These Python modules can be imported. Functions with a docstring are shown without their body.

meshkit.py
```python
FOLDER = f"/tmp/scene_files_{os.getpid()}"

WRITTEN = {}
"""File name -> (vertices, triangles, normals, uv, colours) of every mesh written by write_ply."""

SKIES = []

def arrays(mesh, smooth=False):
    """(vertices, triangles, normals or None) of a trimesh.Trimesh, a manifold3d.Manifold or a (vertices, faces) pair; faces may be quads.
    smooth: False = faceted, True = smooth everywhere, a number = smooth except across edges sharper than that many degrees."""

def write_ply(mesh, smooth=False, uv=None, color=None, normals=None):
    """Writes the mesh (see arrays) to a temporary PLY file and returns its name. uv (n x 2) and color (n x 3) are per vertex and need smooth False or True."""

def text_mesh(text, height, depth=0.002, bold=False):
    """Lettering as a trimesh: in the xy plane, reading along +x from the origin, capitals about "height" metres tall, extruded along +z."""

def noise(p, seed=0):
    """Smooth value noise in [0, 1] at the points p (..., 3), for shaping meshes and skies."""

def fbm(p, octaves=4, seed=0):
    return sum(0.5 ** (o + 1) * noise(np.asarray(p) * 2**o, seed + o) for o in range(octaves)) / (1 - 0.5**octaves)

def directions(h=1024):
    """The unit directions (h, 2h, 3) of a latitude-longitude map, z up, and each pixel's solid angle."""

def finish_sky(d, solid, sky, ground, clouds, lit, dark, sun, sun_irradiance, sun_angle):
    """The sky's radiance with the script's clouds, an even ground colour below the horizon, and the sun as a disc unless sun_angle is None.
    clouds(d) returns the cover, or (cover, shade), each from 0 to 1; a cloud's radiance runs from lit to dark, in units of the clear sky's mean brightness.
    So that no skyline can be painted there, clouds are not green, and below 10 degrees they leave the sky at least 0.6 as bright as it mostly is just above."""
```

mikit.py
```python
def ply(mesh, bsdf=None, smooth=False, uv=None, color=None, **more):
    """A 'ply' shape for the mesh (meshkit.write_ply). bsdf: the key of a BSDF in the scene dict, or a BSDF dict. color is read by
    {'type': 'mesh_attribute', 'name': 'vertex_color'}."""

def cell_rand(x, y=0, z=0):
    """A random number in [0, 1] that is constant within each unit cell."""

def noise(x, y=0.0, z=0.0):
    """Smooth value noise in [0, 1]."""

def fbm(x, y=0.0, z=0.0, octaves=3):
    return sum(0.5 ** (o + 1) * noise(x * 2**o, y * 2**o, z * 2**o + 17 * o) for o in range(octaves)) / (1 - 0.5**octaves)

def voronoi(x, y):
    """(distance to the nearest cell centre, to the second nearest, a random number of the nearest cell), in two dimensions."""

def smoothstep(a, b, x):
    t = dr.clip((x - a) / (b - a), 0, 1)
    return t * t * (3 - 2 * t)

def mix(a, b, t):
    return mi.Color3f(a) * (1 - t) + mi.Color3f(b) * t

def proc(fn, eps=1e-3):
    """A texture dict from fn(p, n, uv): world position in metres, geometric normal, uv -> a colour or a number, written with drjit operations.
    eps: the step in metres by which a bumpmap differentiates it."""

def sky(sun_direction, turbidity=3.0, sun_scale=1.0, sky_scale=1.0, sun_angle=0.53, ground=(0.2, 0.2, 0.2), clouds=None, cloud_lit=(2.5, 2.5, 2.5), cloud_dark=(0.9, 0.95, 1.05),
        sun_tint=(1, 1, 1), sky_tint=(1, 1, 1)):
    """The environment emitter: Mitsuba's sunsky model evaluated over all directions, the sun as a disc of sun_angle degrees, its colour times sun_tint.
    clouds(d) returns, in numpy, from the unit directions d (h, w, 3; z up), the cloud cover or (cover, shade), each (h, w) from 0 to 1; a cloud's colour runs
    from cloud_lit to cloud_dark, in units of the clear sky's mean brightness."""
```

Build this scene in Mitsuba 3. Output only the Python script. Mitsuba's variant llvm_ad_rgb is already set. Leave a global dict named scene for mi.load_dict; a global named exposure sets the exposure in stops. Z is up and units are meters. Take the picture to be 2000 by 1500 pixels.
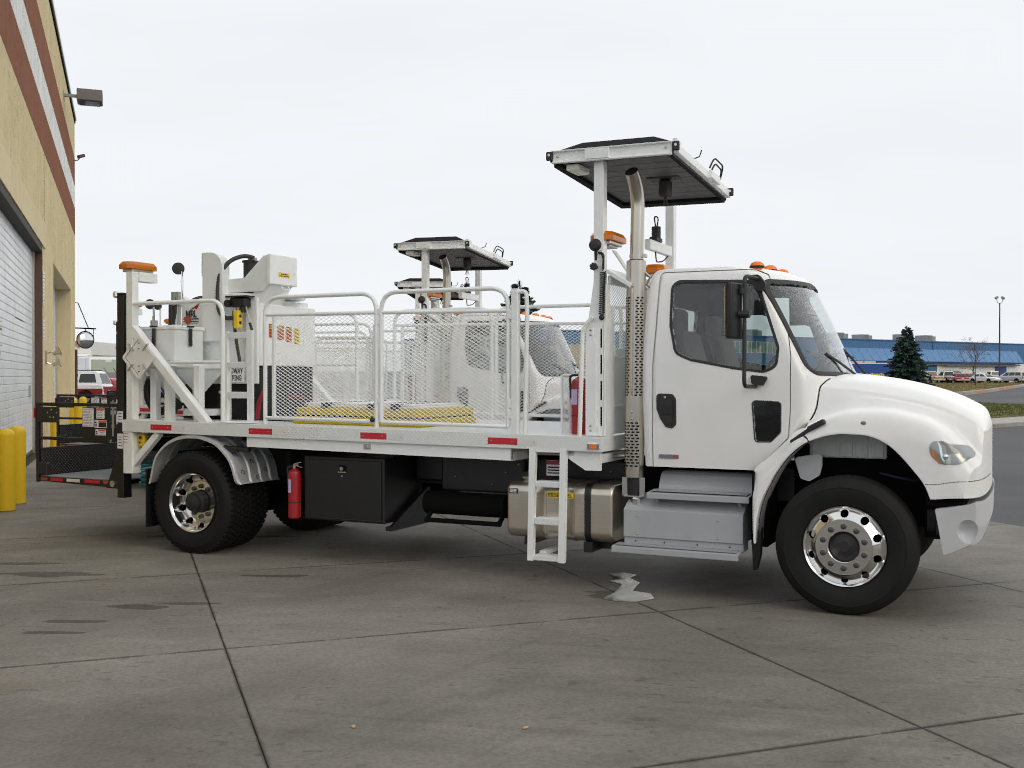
import math, random
import numpy as np, trimesh, mitsuba as mi, mikit, meshkit, manifold3d as m3
import drjit as dr
from shapely.geometry import Polygon
from scipy.interpolate import PchipInterpolator
from mikit import proc, noise, fbm, smoothstep, mix, cell_rand, voronoi
T = mi.ScalarTransform4f
random.seed(7); RNG = np.random.default_rng(7)
scene, labels = {}, {}

# ---------------------------------------------------------------- camera, sky, exposure
scene['camera'] = {'type': 'perspective', 'fov': 51.81, 'fov_axis': 'x', 'near_clip': 0.05, 'far_clip': 3000.0,
                   'to_world': T().look_at(origin=[0, 0, 1.81], target=[0, 100, 1.81 - 0.631], up=[0, 0, 1])}

def cloud_cover(d):
    q = d / np.maximum(d[..., 2:3] + 0.22, 0.05)
    s = meshkit.fbm(np.stack([q[..., 0] * 1.1, q[..., 1] * 2.2, q[..., 0] * 0 + 3.0], -1), 5, 11)
    el = np.clip(d[..., 2], 0, 1)
    return np.ones(d.shape[:2]), np.clip((s - 0.40) * 2.2, 0, 1) * np.clip(0.35 + el * 1.0, 0, 1)

scene['sky'] = mikit.sky((0.58, -0.67, 0.46), turbidity=4, sun_scale=0.32, sun_tint=(.89, .97, 1.12), sky_scale=1.0, sun_angle=32, ground=(0.16, 0.16, 0.155),
                         clouds=cloud_cover, cloud_lit=(4.9, 5.04, 5.18), cloud_dark=(4.25, 4.45, 4.7))
exposure = 1.08

# ---------------------------------------------------------------- mesh helpers
def cat(*ms):
    out = []
    for m in ms:
        if isinstance(m, list): out += m
        else: out.append(m)
    vs, fs, k = [], [], 0
    for v, f in out:
        vs.append(v); fs.append(np.asarray(f) + k); k += len(v)
    return np.vstack(vs), np.vstack(fs)

def tri(m):
    if isinstance(m, tuple): return m
    if hasattr(m, 'to_mesh'):
        q = m.to_mesh(); return np.array(q.vert_properties[:, :3], float), np.array(q.tri_verts, int)
    return np.array(m.vertices, float), np.array(m.faces, int)

def man(m):
    v, f = tri(m)
    t = trimesh.Trimesh(v, f, process=True)
    t.fix_normals()
    return m3.Manifold(m3.Mesh(vert_properties=np.asarray(t.vertices, np.float32), tri_verts=np.asarray(t.faces, np.uint32)))

_k = np.array([[sx, sy, sz] for sx in (-1, 1) for sy in (-1, 1) for sz in (-1, 1)], float)
_tv = np.vstack([_k * [1, .9, .9], _k * [.9, 1, .9], _k * [.9, .9, 1]])
_hull = trimesh.convex.convex_hull(_tv)
_map = [int(np.argmin(np.linalg.norm(_tv - v, axis=1))) for v in _hull.vertices]
_hf = np.array(_map)[_hull.faces]
_bf = np.array([[0, 1, 3], [0, 3, 2], [4, 6, 7], [4, 7, 5], [0, 4, 5], [0, 5, 1], [2, 3, 7], [2, 7, 6], [0, 2, 6], [0, 6, 4], [1, 5, 7], [1, 7, 3]])

def box(x0, x1, y0, y1, z0, z1, c=0.004):
    ce = np.array([x0 + x1, y0 + y1, z0 + z1]) / 2; h = np.abs(np.array([x1 - x0, y1 - y0, z1 - z0])) / 2
    if c <= 0: return ce + _k * h, _bf
    c = min(c, h.min() * .49)
    v = np.vstack([_k * h - _k * np.array([0, c, c]), _k * h - _k * np.array([c, 0, c]), _k * h - _k * np.array([c, c, 0])])
    return ce + v, _hf

def frame(d, up=(0, 0, 1)):
    d = np.asarray(d, float); d = d / np.linalg.norm(d)
    u = np.asarray(up, float)
    if abs(d @ u) > .98: u = np.array([1., 0, 0])
    a = np.cross(u, d); a /= np.linalg.norm(a)
    return d, a, np.cross(d, a)

def beam(p0, p1, w, h=None, up=(0, 0, 1), c=0.004):
    """a square tube from p0 to p1, w across, h along up"""
    h = h or w
    p0, p1 = np.asarray(p0, float), np.asarray(p1, float)
    d, a, b = frame(p1 - p0, up)
    L = np.linalg.norm(p1 - p0)
    v, f = box(0, L, -w / 2, w / 2, -h / 2, h / 2, c)
    return p0 + v[:, :1] * d + v[:, 1:2] * a + v[:, 2:3] * b, f

def fillet(pts, r, n=6, closed=False):
    pts = [np.asarray(p, float) for p in pts]
    out = [pts[0]]
    for i in range(1, len(pts) - 1):
        p, a, b = pts[i], pts[i - 1] - pts[i], pts[i + 1] - pts[i]
        la, lb = np.linalg.norm(a), np.linalg.norm(b)
        k = min(r, la * .49, lb * .49)
        s, e = p + a / la * k, p + b / lb * k
        for t in np.linspace(0, 1, n + 1): out.append((1 - t) ** 2 * s + 2 * t * (1 - t) * p + t * t * e)
    return np.array(out + [pts[-1]])

def tube(pts, r, n=10, cap=True):
    p = np.asarray(pts, float)
    rr = np.broadcast_to(np.asarray(r, float), (len(p),))
    t = np.gradient(p, axis=0); t /= np.linalg.norm(t, axis=1, keepdims=True) + 1e-12
    _, a, _ = frame(t[0])
    ring, ang = [], np.arange(n) * 2 * np.pi / n
    for i in range(len(p)):
        a = a - (a @ t[i]) * t[i]; a /= np.linalg.norm(a)
        b = np.cross(t[i], a)
        ring.append(p[i] + rr[i] * (np.cos(ang)[:, None] * a + np.sin(ang)[:, None] * b))
    return loft(np.array(ring), cap, cap)

def loft(g, cap0=False, cap1=False, closed=True):
    """a surface through the rings g (n, m, 3)"""
    n, m = g.shape[:2]
    v = g.reshape(-1, 3)
    i, j = np.meshgrid(np.arange(n - 1), np.arange(m if closed else m - 1), indexing='ij')
    j2 = (j + 1) % m
    q = np.stack([i * m + j, i * m + j2, (i + 1) * m + j2, (i + 1) * m + j], -1).reshape(-1, 4)
    f = [q[:, [0, 1, 2]], q[:, [0, 2, 3]]]
    k = np.arange(m); k2 = (k + 1) % m
    if cap0:
        f.append(np.stack([k2, k, k * 0 + len(v)], 1)); v = np.vstack([v, g[0].mean(0)])
    if cap1:
        f.append(np.stack([(n - 1) * m + k, (n - 1) * m + k2, k * 0 + len(v)], 1)); v = np.vstack([v, g[-1].mean(0)])
    return v, np.vstack(f)

def lathe(prof, axis='y', n=48, at=(0, 0, 0)):
    """revolve (radius, position along the axis); closed if the profile starts and ends at radius 0 or is itself a loop"""
    prof = np.asarray(prof, float); ang = np.arange(n) * 2 * np.pi / n
    c, s = np.cos(ang), np.sin(ang)
    g = np.zeros((len(prof), n, 3))
    o = {'x': (1, 2, 0), 'y': (2, 0, 1), 'z': (0, 1, 2)}[axis]
    g[..., o[0]] = prof[:, :1] * c; g[..., o[1]] = prof[:, :1] * s; g[..., o[2]] = prof[:, 1:2]
    return loft(g + np.asarray(at, float))

def cyl(p0, p1, r, n=16, r1=None):
    p0, p1 = np.asarray(p0, float), np.asarray(p1, float)
    d, a, b = frame(p1 - p0); ang = np.arange(n) * 2 * np.pi / n
    e = np.cos(ang)[:, None] * a + np.sin(ang)[:, None] * b
    return loft(np.array([p0 + r * e, p1 + (r if r1 is None else r1) * e]), True, True)

def ball(c, r, s=2, sc=(1, 1, 1)):
    m = trimesh.creation.icosphere(s, 1.0)
    return np.asarray(c, float) + np.array(m.vertices) * r * np.asarray(sc, float), np.array(m.faces)

def ext(poly, axis, a, b):
    """extrude a 2-D polygon: axis 'y' takes (x, z), 'x' takes (y, z), 'z' takes (x, y)"""
    p = poly if isinstance(poly, Polygon) or hasattr(poly, 'geoms') else Polygon(poly)
    if not p.is_valid: p = p.buffer(0)
    ms = []
    for g in getattr(p, 'geoms', [p]):
        m = trimesh.creation.extrude_polygon(g, abs(b - a), engine='earcut')
        v, f = np.array(m.vertices), np.array(m.faces); lo = min(a, b)
        if axis == 'y': v, f = np.stack([v[:, 0], v[:, 2] + lo, v[:, 1]], 1), f[:, ::-1]
        elif axis == 'x': v = np.stack([v[:, 2] + lo, v[:, 0], v[:, 1]], 1)
        else: v = v + [0, 0, lo]
        ms.append((v, f))
    return cat(ms)

def rpoly(pts, r):
    p = Polygon(pts).buffer(0)
    return p.buffer(-r, join_style=1).buffer(r, join_style=1, quad_segs=6)

def turn(m, deg, axis='z', about=(0, 0, 0)):
    a = math.radians(deg); c, s = math.cos(a), math.sin(a)
    R = {'z': [[c, -s, 0], [s, c, 0], [0, 0, 1]], 'x': [[1, 0, 0], [0, c, -s], [0, s, c]], 'y': [[c, 0, s], [0, 1, 0], [-s, 0, c]]}[axis]
    v, f = tri(m); o = np.asarray(about, float)
    return (v - o) @ np.array(R).T + o, f

def move(m, d): v, f = tri(m); return v + np.asarray(d, float), f
def scale(m, s): v, f = tri(m); return v * np.asarray(s, float), f
def flipy(m, yc): v, f = tri(m); v = v.copy(); v[:, 1] = 2 * yc - v[:, 1]; return v, np.asarray(f)[:, ::-1]

def text(t, h, face, at, depth=0.0015, bold=True, w=None):
    """lettering on a face that looks along -y ('y'), +x ('x')"""
    v, f = tri(meshkit.text_mesh(t, h, depth, bold))
    if w: v = v * [w / np.ptp(v[:, 0]), 1, 1]
    if face == 'y': v = np.stack([v[:, 0], -v[:, 2], v[:, 1]], 1)
    else: v = np.stack([v[:, 2], v[:, 0], v[:, 1]], 1)
    return v + np.asarray(at, float), f

def expanded(u0, u1, w0, w1, lu=.060, lw=.034, s=.0024, t=.0016):
    """expanded-metal mesh in the plane (u, w); returns vertices with the plane's normal as third coordinate"""
    V, F, k = [], [], 0
    nu, nw = int((u1 - u0) / (lu / 2)), int((w1 - w0) / (lw / 2))
    du, dw = (u1 - u0) / nu, (w1 - w0) / nw
    p0, p1 = [], []
    for i in range(nu):
        for j in range(nw):
            a, b = (u0 + i * du, u0 + (i + 1) * du), (w0 + j * dw, w0 + (j + 1) * dw)
            if (i + j) % 2: p0.append((a[0], b[0])); p1.append((a[1], b[1]))
            else: p0.append((a[0], b[1])); p1.append((a[1], b[0]))
    p0, p1 = np.array(p0), np.array(p1)
    d = p1 - p0; d /= np.linalg.norm(d, axis=1, keepdims=True); e = np.stack([-d[:, 1], d[:, 0]], 1) * s
    z = np.zeros((len(p0), 1))
    c = [np.hstack([q, z + h]) for q, h in ((p0 + e, -t), (p0 - e, t), (p1 - e, t), (p1 + e, -t))]
    o = np.array([0, 0, .0025])
    v = np.stack(c + [x + o for x in c], 1).reshape(-1, 3)
    base = np.array([[0, 1, 2], [0, 2, 3], [4, 6, 5], [4, 7, 6], [0, 3, 7], [0, 7, 4], [1, 5, 6], [1, 6, 2]])
    f = (np.arange(len(p0))[:, None, None] * 8 + base).reshape(-1, 3)
    return v, f

def mesh_y(x0, x1, z0, z1, y, **k): v, f = expanded(x0, x1, z0, z1, **k); return np.stack([v[:, 0], y - v[:, 2], v[:, 1]], 1), f
def mesh_x(y0, y1, z0, z1, x, **k): v, f = expanded(y0, y1, z0, z1, **k); return np.stack([x + v[:, 2], v[:, 0], v[:, 1]], 1), f

# ---------------------------------------------------------------- things and their parts
class Thing:
    """collects parts once; place() writes the entries of one instance"""
    def __init__(s): s.parts, s.used = [], {}
    def name(s, path):
        n = s.used.get(path, -1) + 1; s.used[path] = n
        return path if n == 0 else f'{path}_{n:03d}'
    def hold(s, path): return s.name(path)
    def add(s, path, mesh, mat, smooth=30, label=None, kind=None):
        path = s.name(path)
        s.parts.append((path, mikit.ply(tri(mesh), mat, smooth=smooth), label, kind)); return path
    def place(s, key, label, cat_, to=None, group=None, skip=()):
        key = new_key(key)
        labels[key] = {'label': label, 'category': cat_}
        if group: labels[key]['group'] = group
        for path, d, lab, kind in s.parts:
            if any(path.startswith(q) for q in skip): continue
            k = f"{key}__{path.replace('/', '__')}"
            scene[k] = {**d, 'to_world': to} if to is not None else dict(d)
            if lab or kind: labels[k] = {**({'label': lab} if lab else {}), **({'kind': kind} if kind else {})}
        return key

_keys = {}
def new_key(k):
    n = _keys.get(k, -1) + 1; _keys[k] = n
    return k if n == 0 else f'{k}_{n:03d}'

def single(key, mesh, mat, label, cat_, smooth=30, group=None, kind=None):
    key = new_key(key)
    scene[key] = mikit.ply(tri(mesh), mat, smooth=smooth)
    labels[key] = {'label': label, **({'kind': kind} if kind else {'category': cat_})}
    if group: labels[key]['group'] = group
    return key

# ---------------------------------------------------------------- materials
def mat(name, base, rough=.5, metal=0., coat=0., spec=.5, **k):
    b = base if isinstance(base, dict) else {'type': 'rgb', 'value': list(base)}
    scene[name] = {'type': 'twosided', 'bsdf': {'type': 'principled', 'base_color': b, 'roughness': rough, 'metallic': metal, 'specular': spec, 'clearcoat': coat, 'clearcoat_gloss': .9, **k}}

def bump(name, inner, fn, scale_=1.0, eps=2e-3):
    scene[name] = {'type': 'twosided', 'bsdf': {'type': 'bumpmap', 'arbitrary': proc(fn, eps), 'scale': scale_, 'bsdf': inner}}

def prin(base, rough=.5, metal=0., coat=0., spec=.5):
    return {'type': 'principled', 'base_color': base if isinstance(base, dict) else {'type': 'rgb', 'value': list(base)}, 'roughness': rough, 'metallic': metal, 'specular': spec, 'clearcoat': coat}

def grime(c, amt=.10, s=3.0):
    def fn(p, n, uv):
        g = fbm(p.x * s, p.y * s, p.z * s, 4)
        d = smoothstep(.45, .75, fbm(p.x * 9 + 5, p.y * 9, p.z * 2.2, 3))
        return mi.Color3f(c) * (1 - amt * g - amt * .55 * d)
    return proc(fn)

mat('cab_paint', grime((.80, .80, .79), .035, 2.), .22, coat=.6)
mat('body_paint', grime((.80, .82, .815), .05, 3.), .30, coat=.35)
mat('cool_paint', grime((.74, .77, .77), .06, 2.5), .34, coat=.2)
mat('grey_paint', (.30, .33, .34), .45)
mat('black_paint', grime((.009, .009, .0105), .3, 4.), .38)
mat('black_plastic', (.016, .016, .017), .5)
mat('rubber', grime((.0105, .0108, .011), .35, 6.), .7, spec=.3)
mat('dark', (.006, .006, .006), .9, spec=.1)
mat('lining', (.016, .017, .016), .8)
mat('seat_cloth', (.13, .135, .13), .85)
mat('chrome', (.82, .82, .81), .05, 1.)
mat('polished', grime((.80, .79, .77), .05, 5.), .09, 1.)
mat('steel', (.55, .53, .49), .28, 1.)
mat('bolt', (.45, .43, .38), .35, 1.)
mat('stainless', grime((.60, .57, .50), .12, 5.), .24, 1.)
mat('fender_skin', grime((.60, .61, .62), .16, 7.), .42, .35)
mat('nut_cap', (.05, .05, .052), .35)
mat('matt_black', (.012, .012, .014), .75, spec=.15)
mat('board_face', (.085, .085, .085), .55)
mat('lamp_bowl', (.33, .33, .335), .25, .8)
mat('lamp_grey', (.17, .155, .155), .6)
mat('step_paint', grime((.37, .385, .40), .07, 5.), .45, coat=.1)
mat('bumper_plastic', grime((.52, .53, .54), .06, 5.), .38)
mat('red_gloss', grime((.33, .006, .013), .1, 6.), .3, coat=.5)
mat('red_reflect', (.50, .016, .03), .35)
mat('white_reflect', (.66, .65, .62), .35)
mat('label_white', (.72, .70, .76), .5)
mat('lilac_label', (.50, .40, .62), .5)
mat('yellow', (.74, .50, .012), .45)
mat('yellow_label', (.75, .56, .02), .5)
mat('yellow_foam', grime((.62, .44, .015), .22, 8.), .7)
mat('board_white', (.74, .73, .70), .6)
mat('ink', (.012, .012, .012), .6)
mat('navy_ink', (.02, .03, .07), .6)
mat('navy_hose', (.012, .016, .05), .5)
mat('orange_ink', (.62, .12, .02), .5)
mat('brown_ink', (.22, .11, .02), .5)
mat('blue_hose', (.02, .09, .32), .5)
mat('teal_hose', (.01, .20, .20), .4)
mat('hose', (.03, .028, .028), .5)
mat('badge', (.18, .18, .19), .4, .3)
mat('amber', (.85, .20, .008), .12, coat=1., spec_trans=.0)
scene['amber_lens'] = {'type': 'principled', 'base_color': {'type': 'rgb', 'value': [.92, .30, .012]}, 'roughness': .12, 'spec_trans': .55, 'specular': .5}
mat('amber_core', (.75, .16, .004), .3)
mat('dull_red', (.35, .06, .03), .5)
scene['glass'] = {'type': 'thindielectric', 'int_ior': 1.5, 'specular_transmittance': {'type': 'rgb', 'value': [.60, .66, .64]}}
scene['screen_glass'] = {'type': 'thindielectric', 'int_ior': 1.5, 'specular_transmittance': {'type': 'rgb', 'value': [.82, .89, .87]}}
mat('liner_grey', (.30, .305, .30), .6)
scene['clear_glass'] = {'type': 'thindielectric', 'int_ior': 1.45, 'specular_transmittance': {'type': 'rgb', 'value': [.9, .93, .92]}}
mat('dark_glass', (.015, .018, .02), .06, coat=.5)
mat('mirror_glass', (.8, .8, .8), .03, 1.)

def brushed(p, n, uv):
    g = noise(p.x * 3.0, p.y * 3.0, p.z * 240.) * .5 + noise(p.x * 7., p.y * 7., p.z * 700.) * .5
    st = fbm(p.x * 6, p.y * 6, p.z * 2, 3)
    return mi.Color3f(.62, .565, .485) * (.82 + .22 * g - .28 * smoothstep(.5, .8, st))
mat('brushed_alu', proc(brushed), .30, .95)

def tread(p, n, uv):
    """raised lozenges, alternately turned, in the plane of the face"""
    along, across = p.x * .9 - p.y * .436, p.x * .436 + p.y * .9
    u = dr.select(dr.abs(n.x * .9 - n.y * .436) > .6, across, along)
    w = dr.select(dr.abs(n.z) > .6, across, p.z)
    a, b = (u + w) * 25., (u - w) * 25.
    ia, ib = dr.floor(a), dr.floor(b)
    fa, fb = a - ia - .5, b - ib - .5
    odd = (ia + ib) - 2 * dr.floor((ia + ib) / 2)
    x = dr.select(odd > .5, fa, fb); y = dr.select(odd > .5, fb, fa)
    e = dr.square(x / .42) + dr.square(y / .15)
    return .0026 * (1 - smoothstep(.35, 1., e))
def tread_white_col(p, n, uv): return mix((.70, .72, .715), (.84, .86, .855), smoothstep(.0003, .0018, tread(p, n, uv))) * (1 - .06 * fbm(p.x * 3, p.y * 3, p.z * 3, 3))
bump('tread_white', prin(proc(tread_white_col), .3, coat=.3), tread)
def tread_silver_col(p, n, uv): return mix((.26, .27, .28), (.62, .63, .64), smoothstep(.0003, .0016, tread(p, n, uv)))
bump('tread_silver', prin(proc(tread_silver_col), .38, .2), tread)
def tread_steel_col(p, n, uv): return mix((.028, .026, .026), (.20, .19, .185), smoothstep(.0004, .0018, tread(p, n, uv)))
scene['tread_dark'] = {'type': 'twosided', 'bsdf': {'type': 'bumpmap', 'arbitrary': proc(tread, 2e-3), 'scale': 1.0, 'bsdf': prin(proc(tread_steel_col), .4, .3)}}
def grip_col(p, n, uv): return mi.Color3f(.165, .175, .185) * (.75 + .5 * noise(p.x * 160, p.y * 160, p.z * 160))
mat('grip', proc(grip_col), .8)

# ---------------------------------------------------------------- ground
WN, WD = np.array([.93946, .342659]), np.array([-.342659, .93946])     # across and along the service building
ANG = 20.04
WL = T().rotate([0, 0, 1], ANG)
def ns(n, s): return n * WN + s * WD
def gz(x, y): return .0065 * np.maximum(0, np.asarray(y, float) - 26)

STAINS = [(-4.28, 9.68, .50, .13), (-4.75, 10.24, .38, .08), (-2.94, 8.30, .26, .10), (-2.62, 8.42, .30, .05), (-3.22, 7.80, .26, .06), (-3.28, 7.45, .24, .06),
          (-3.9, 7.6, .16, .05), (-2.2, 9.6, .35, .07), (.86, 8.78, .26, .20), (-3.4, 12.0, .9, .12), (4.7, 6.1, .5, .05), (4.2, 6.6, .4, .04)]
def concrete(p, n, uv):
    a, s = p.x * .93946 + p.y * .342659, -p.x * .342659 + p.y * .93946
    ia, is_ = dr.floor((a - .61) / 3.24), dr.floor((s - 7.25) / 2.87)
    tone = cell_rand(ia, is_, 2)
    big = fbm(a * .55, s * .55, 1., 4); mid = fbm(a * 2.2 + 9, s * 2.2, 2., 4); fine = noise(p.x * 55, p.y * 55) * .6 + noise(p.x * 160, p.y * 160) * .4
    sweep = fbm(a * .8 + s * .3, s * 7., 4., 4)
    c = mix((.125, .115, .100), (.200, .187, .165), smoothstep(.25, .75, big * .55 + mid * .25 + sweep * .2))
    c = c * (.93 + .12 * tone) * (.80 + .40 * fine)
    rust = smoothstep(.52, .75, fbm(p.x * .9 + 31, p.y * 1.6 + 4, 0., 4)) * smoothstep(.5, -1.5, a)
    c = c * (1 - rust * mi.Color3f(.02, .12, .26))
    specks = smoothstep(.84, .88, noise(p.x * 14 + 3, p.y * 22, 7.)) * smoothstep(.5, .62, noise(p.x * 2, p.y * 2, 9.))
    c = c * (1 - .22 * specks)
    ea = (a - .61) / 3.24; ea = dr.abs(ea - dr.floor(ea + .5)) * 3.24
    es = (s - 7.25) / 2.87; es = dr.abs(es - dr.floor(es + .5)) * 2.87
    ragged = noise(p.x * 30, p.y * 30, 3.) * .5 + noise(p.x * 6, p.y * 6, 4.)
    edge = dr.maximum(1 - smoothstep(.003, .004 + .022 * ragged, ea), 1 - smoothstep(.006, .008 + .026 * ragged, es))
    c = c * (1 - .55 * edge * smoothstep(.25, .6, ragged))
    w = fbm(p.x * 5, p.y * 11, 3., 3)
    dark = mi.Float(0)
    for x, y, rx, ry in STAINS:
        d = dr.sqrt(dr.square((p.x - x) / rx) + dr.square((p.y - y) / ry)) + (w - .5) * 1.0
        dark = dr.maximum(dark, 1 - smoothstep(.85, 1.02, d))
        q = p.x * .55 + p.y * .83; r = -p.x * .83 + p.y * .55
    scuff = smoothstep(.60, .80, fbm(q * .45, r * 7., 8., 3)) * smoothstep(.42, .62, fbm(p.x * .5, p.y * .5, 12., 3))
    q2 = p.x * .97 - p.y * .24; r2 = p.x * .24 + p.y * .97
    scuff2 = smoothstep(.60, .80, fbm(q2 * .5, r2 * 8., 18., 3)) * smoothstep(.45, .65, fbm(p.x * .4 + 7, p.y * .4, 22., 3))
    pale = smoothstep(.62, .80, fbm(q2 * 1.2 + 3, r2 * 5., 31., 3))
    c = c * (1 - .10 * scuff - .10 * scuff2 + .10 * pale)
    return c * (1 - .50 * dark)
def concrete_bump(p, n, uv): return .0012 * fbm(p.x * 45, p.y * 45, 0., 3)
bump('concrete', prin(proc(concrete), .72, spec=.35), concrete_bump)
def asphalt(p, n, uv):
    g = noise(p.x * 70, p.y * 70) * .5 + fbm(p.x * .35, p.y * .35, 5., 4)
    return mi.Color3f(.088, .088, .092) * (.62 + .5 * g)
mat('asphalt', proc(asphalt), .8, spec=.35)
def verge(p, n, uv):
    g = fbm(p.x * 1.3, p.y * 1.3, 1., 4); f = noise(p.x * 14, p.y * 14)
    return mix((.075, .090, .030), (.17, .145, .06), smoothstep(.3, .7, g)) * (.7 + .6 * f)
mat('verge_soil', proc(verge), .95, spec=.1)
def dry(p, n, uv):
    g = fbm(p.x * .7, p.y * .7, 1., 4); f = noise(p.x * 5, p.y * 5)
    return mix((.12, .105, .04), (.20, .16, .075), smoothstep(.3, .7, g)) * (.75 + .5 * f)
mat('dry_soil', proc(dry), .95, spec=.1)
mat('joint_dirt', (.045, .038, .028), .95, spec=.1)
def kerbc(p, n, uv): return mi.Color3f(.30, .29, .27) * (.7 + .5 * fbm(p.x * 1.5, p.y * 1.5, p.z, 4))
mat('kerb_stone', proc(kerbc), .85)
mat('kerb_pink', (.36, .22, .17), .85)

def struct(key, mesh, m, smooth=False):
    key = new_key(key)
    scene[key] = mikit.ply(tri(mesh), m, smooth=smooth); labels[key] = {'kind': 'structure'}
    return key

# asphalt: one sheet to the horizon, rising gently beyond the yard; a shallow bed under the concrete
EN = 10.2
gy = np.unique(np.concatenate([np.linspace(-60, 30, 10), np.linspace(30, 300, 28), [500, 1000, 2500]]))
gx = np.array([-2500, -600, -200, -60, 0, 60, 200, 600, 2500.])
X, Y = np.meshgrid(gx, gy); Z = gz(X, Y) - .055
q = np.stack([X, Y, Z], -1)
struct('ground', loft(q, closed=False), 'asphalt')
cs = [ns(EN, -30), ns(EN, 27.6), (-4, 27.6 / .93946), (1.5, 30), (30, 30), (60, 10), (60, -30)]
a = [ns(EN + .02, -30), ns(EN + .02, 22.4), (60, 26), (60, -34)]
struct('asphalt_lot', ext([tuple(p) for p in a], 'z', -.05, -.004), 'asphalt')
a = [ns(-2.2, -14), ns(EN + .01, -14), ns(EN + .01, 31.0), ns(-2.2, 31.0)]
struct('joint_bed', ext([tuple(p) for p in a], 'z', -.05, -.012), 'joint_dirt')
nl = [-1.93, .61, 3.85, 7.09, 10.2]; sl = [7.25 + 2.87 * k for k in range(-7, 9)]
slabs = {}
for i in range(4):
    w = nl[i + 1] - nl[i]
    d = box(.003, w - .003, .006, 2.864, -.05, 0, .0035)
    slabs[i] = mikit.ply(d, 'concrete')
    for j, s0 in enumerate(sl):
        scene[new_key('concrete_apron__slab')] = {**slabs[i], 'to_world': WL @ T().translate([nl[i], s0, 0])}
labels['concrete_apron'] = {'kind': 'structure'}

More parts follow.
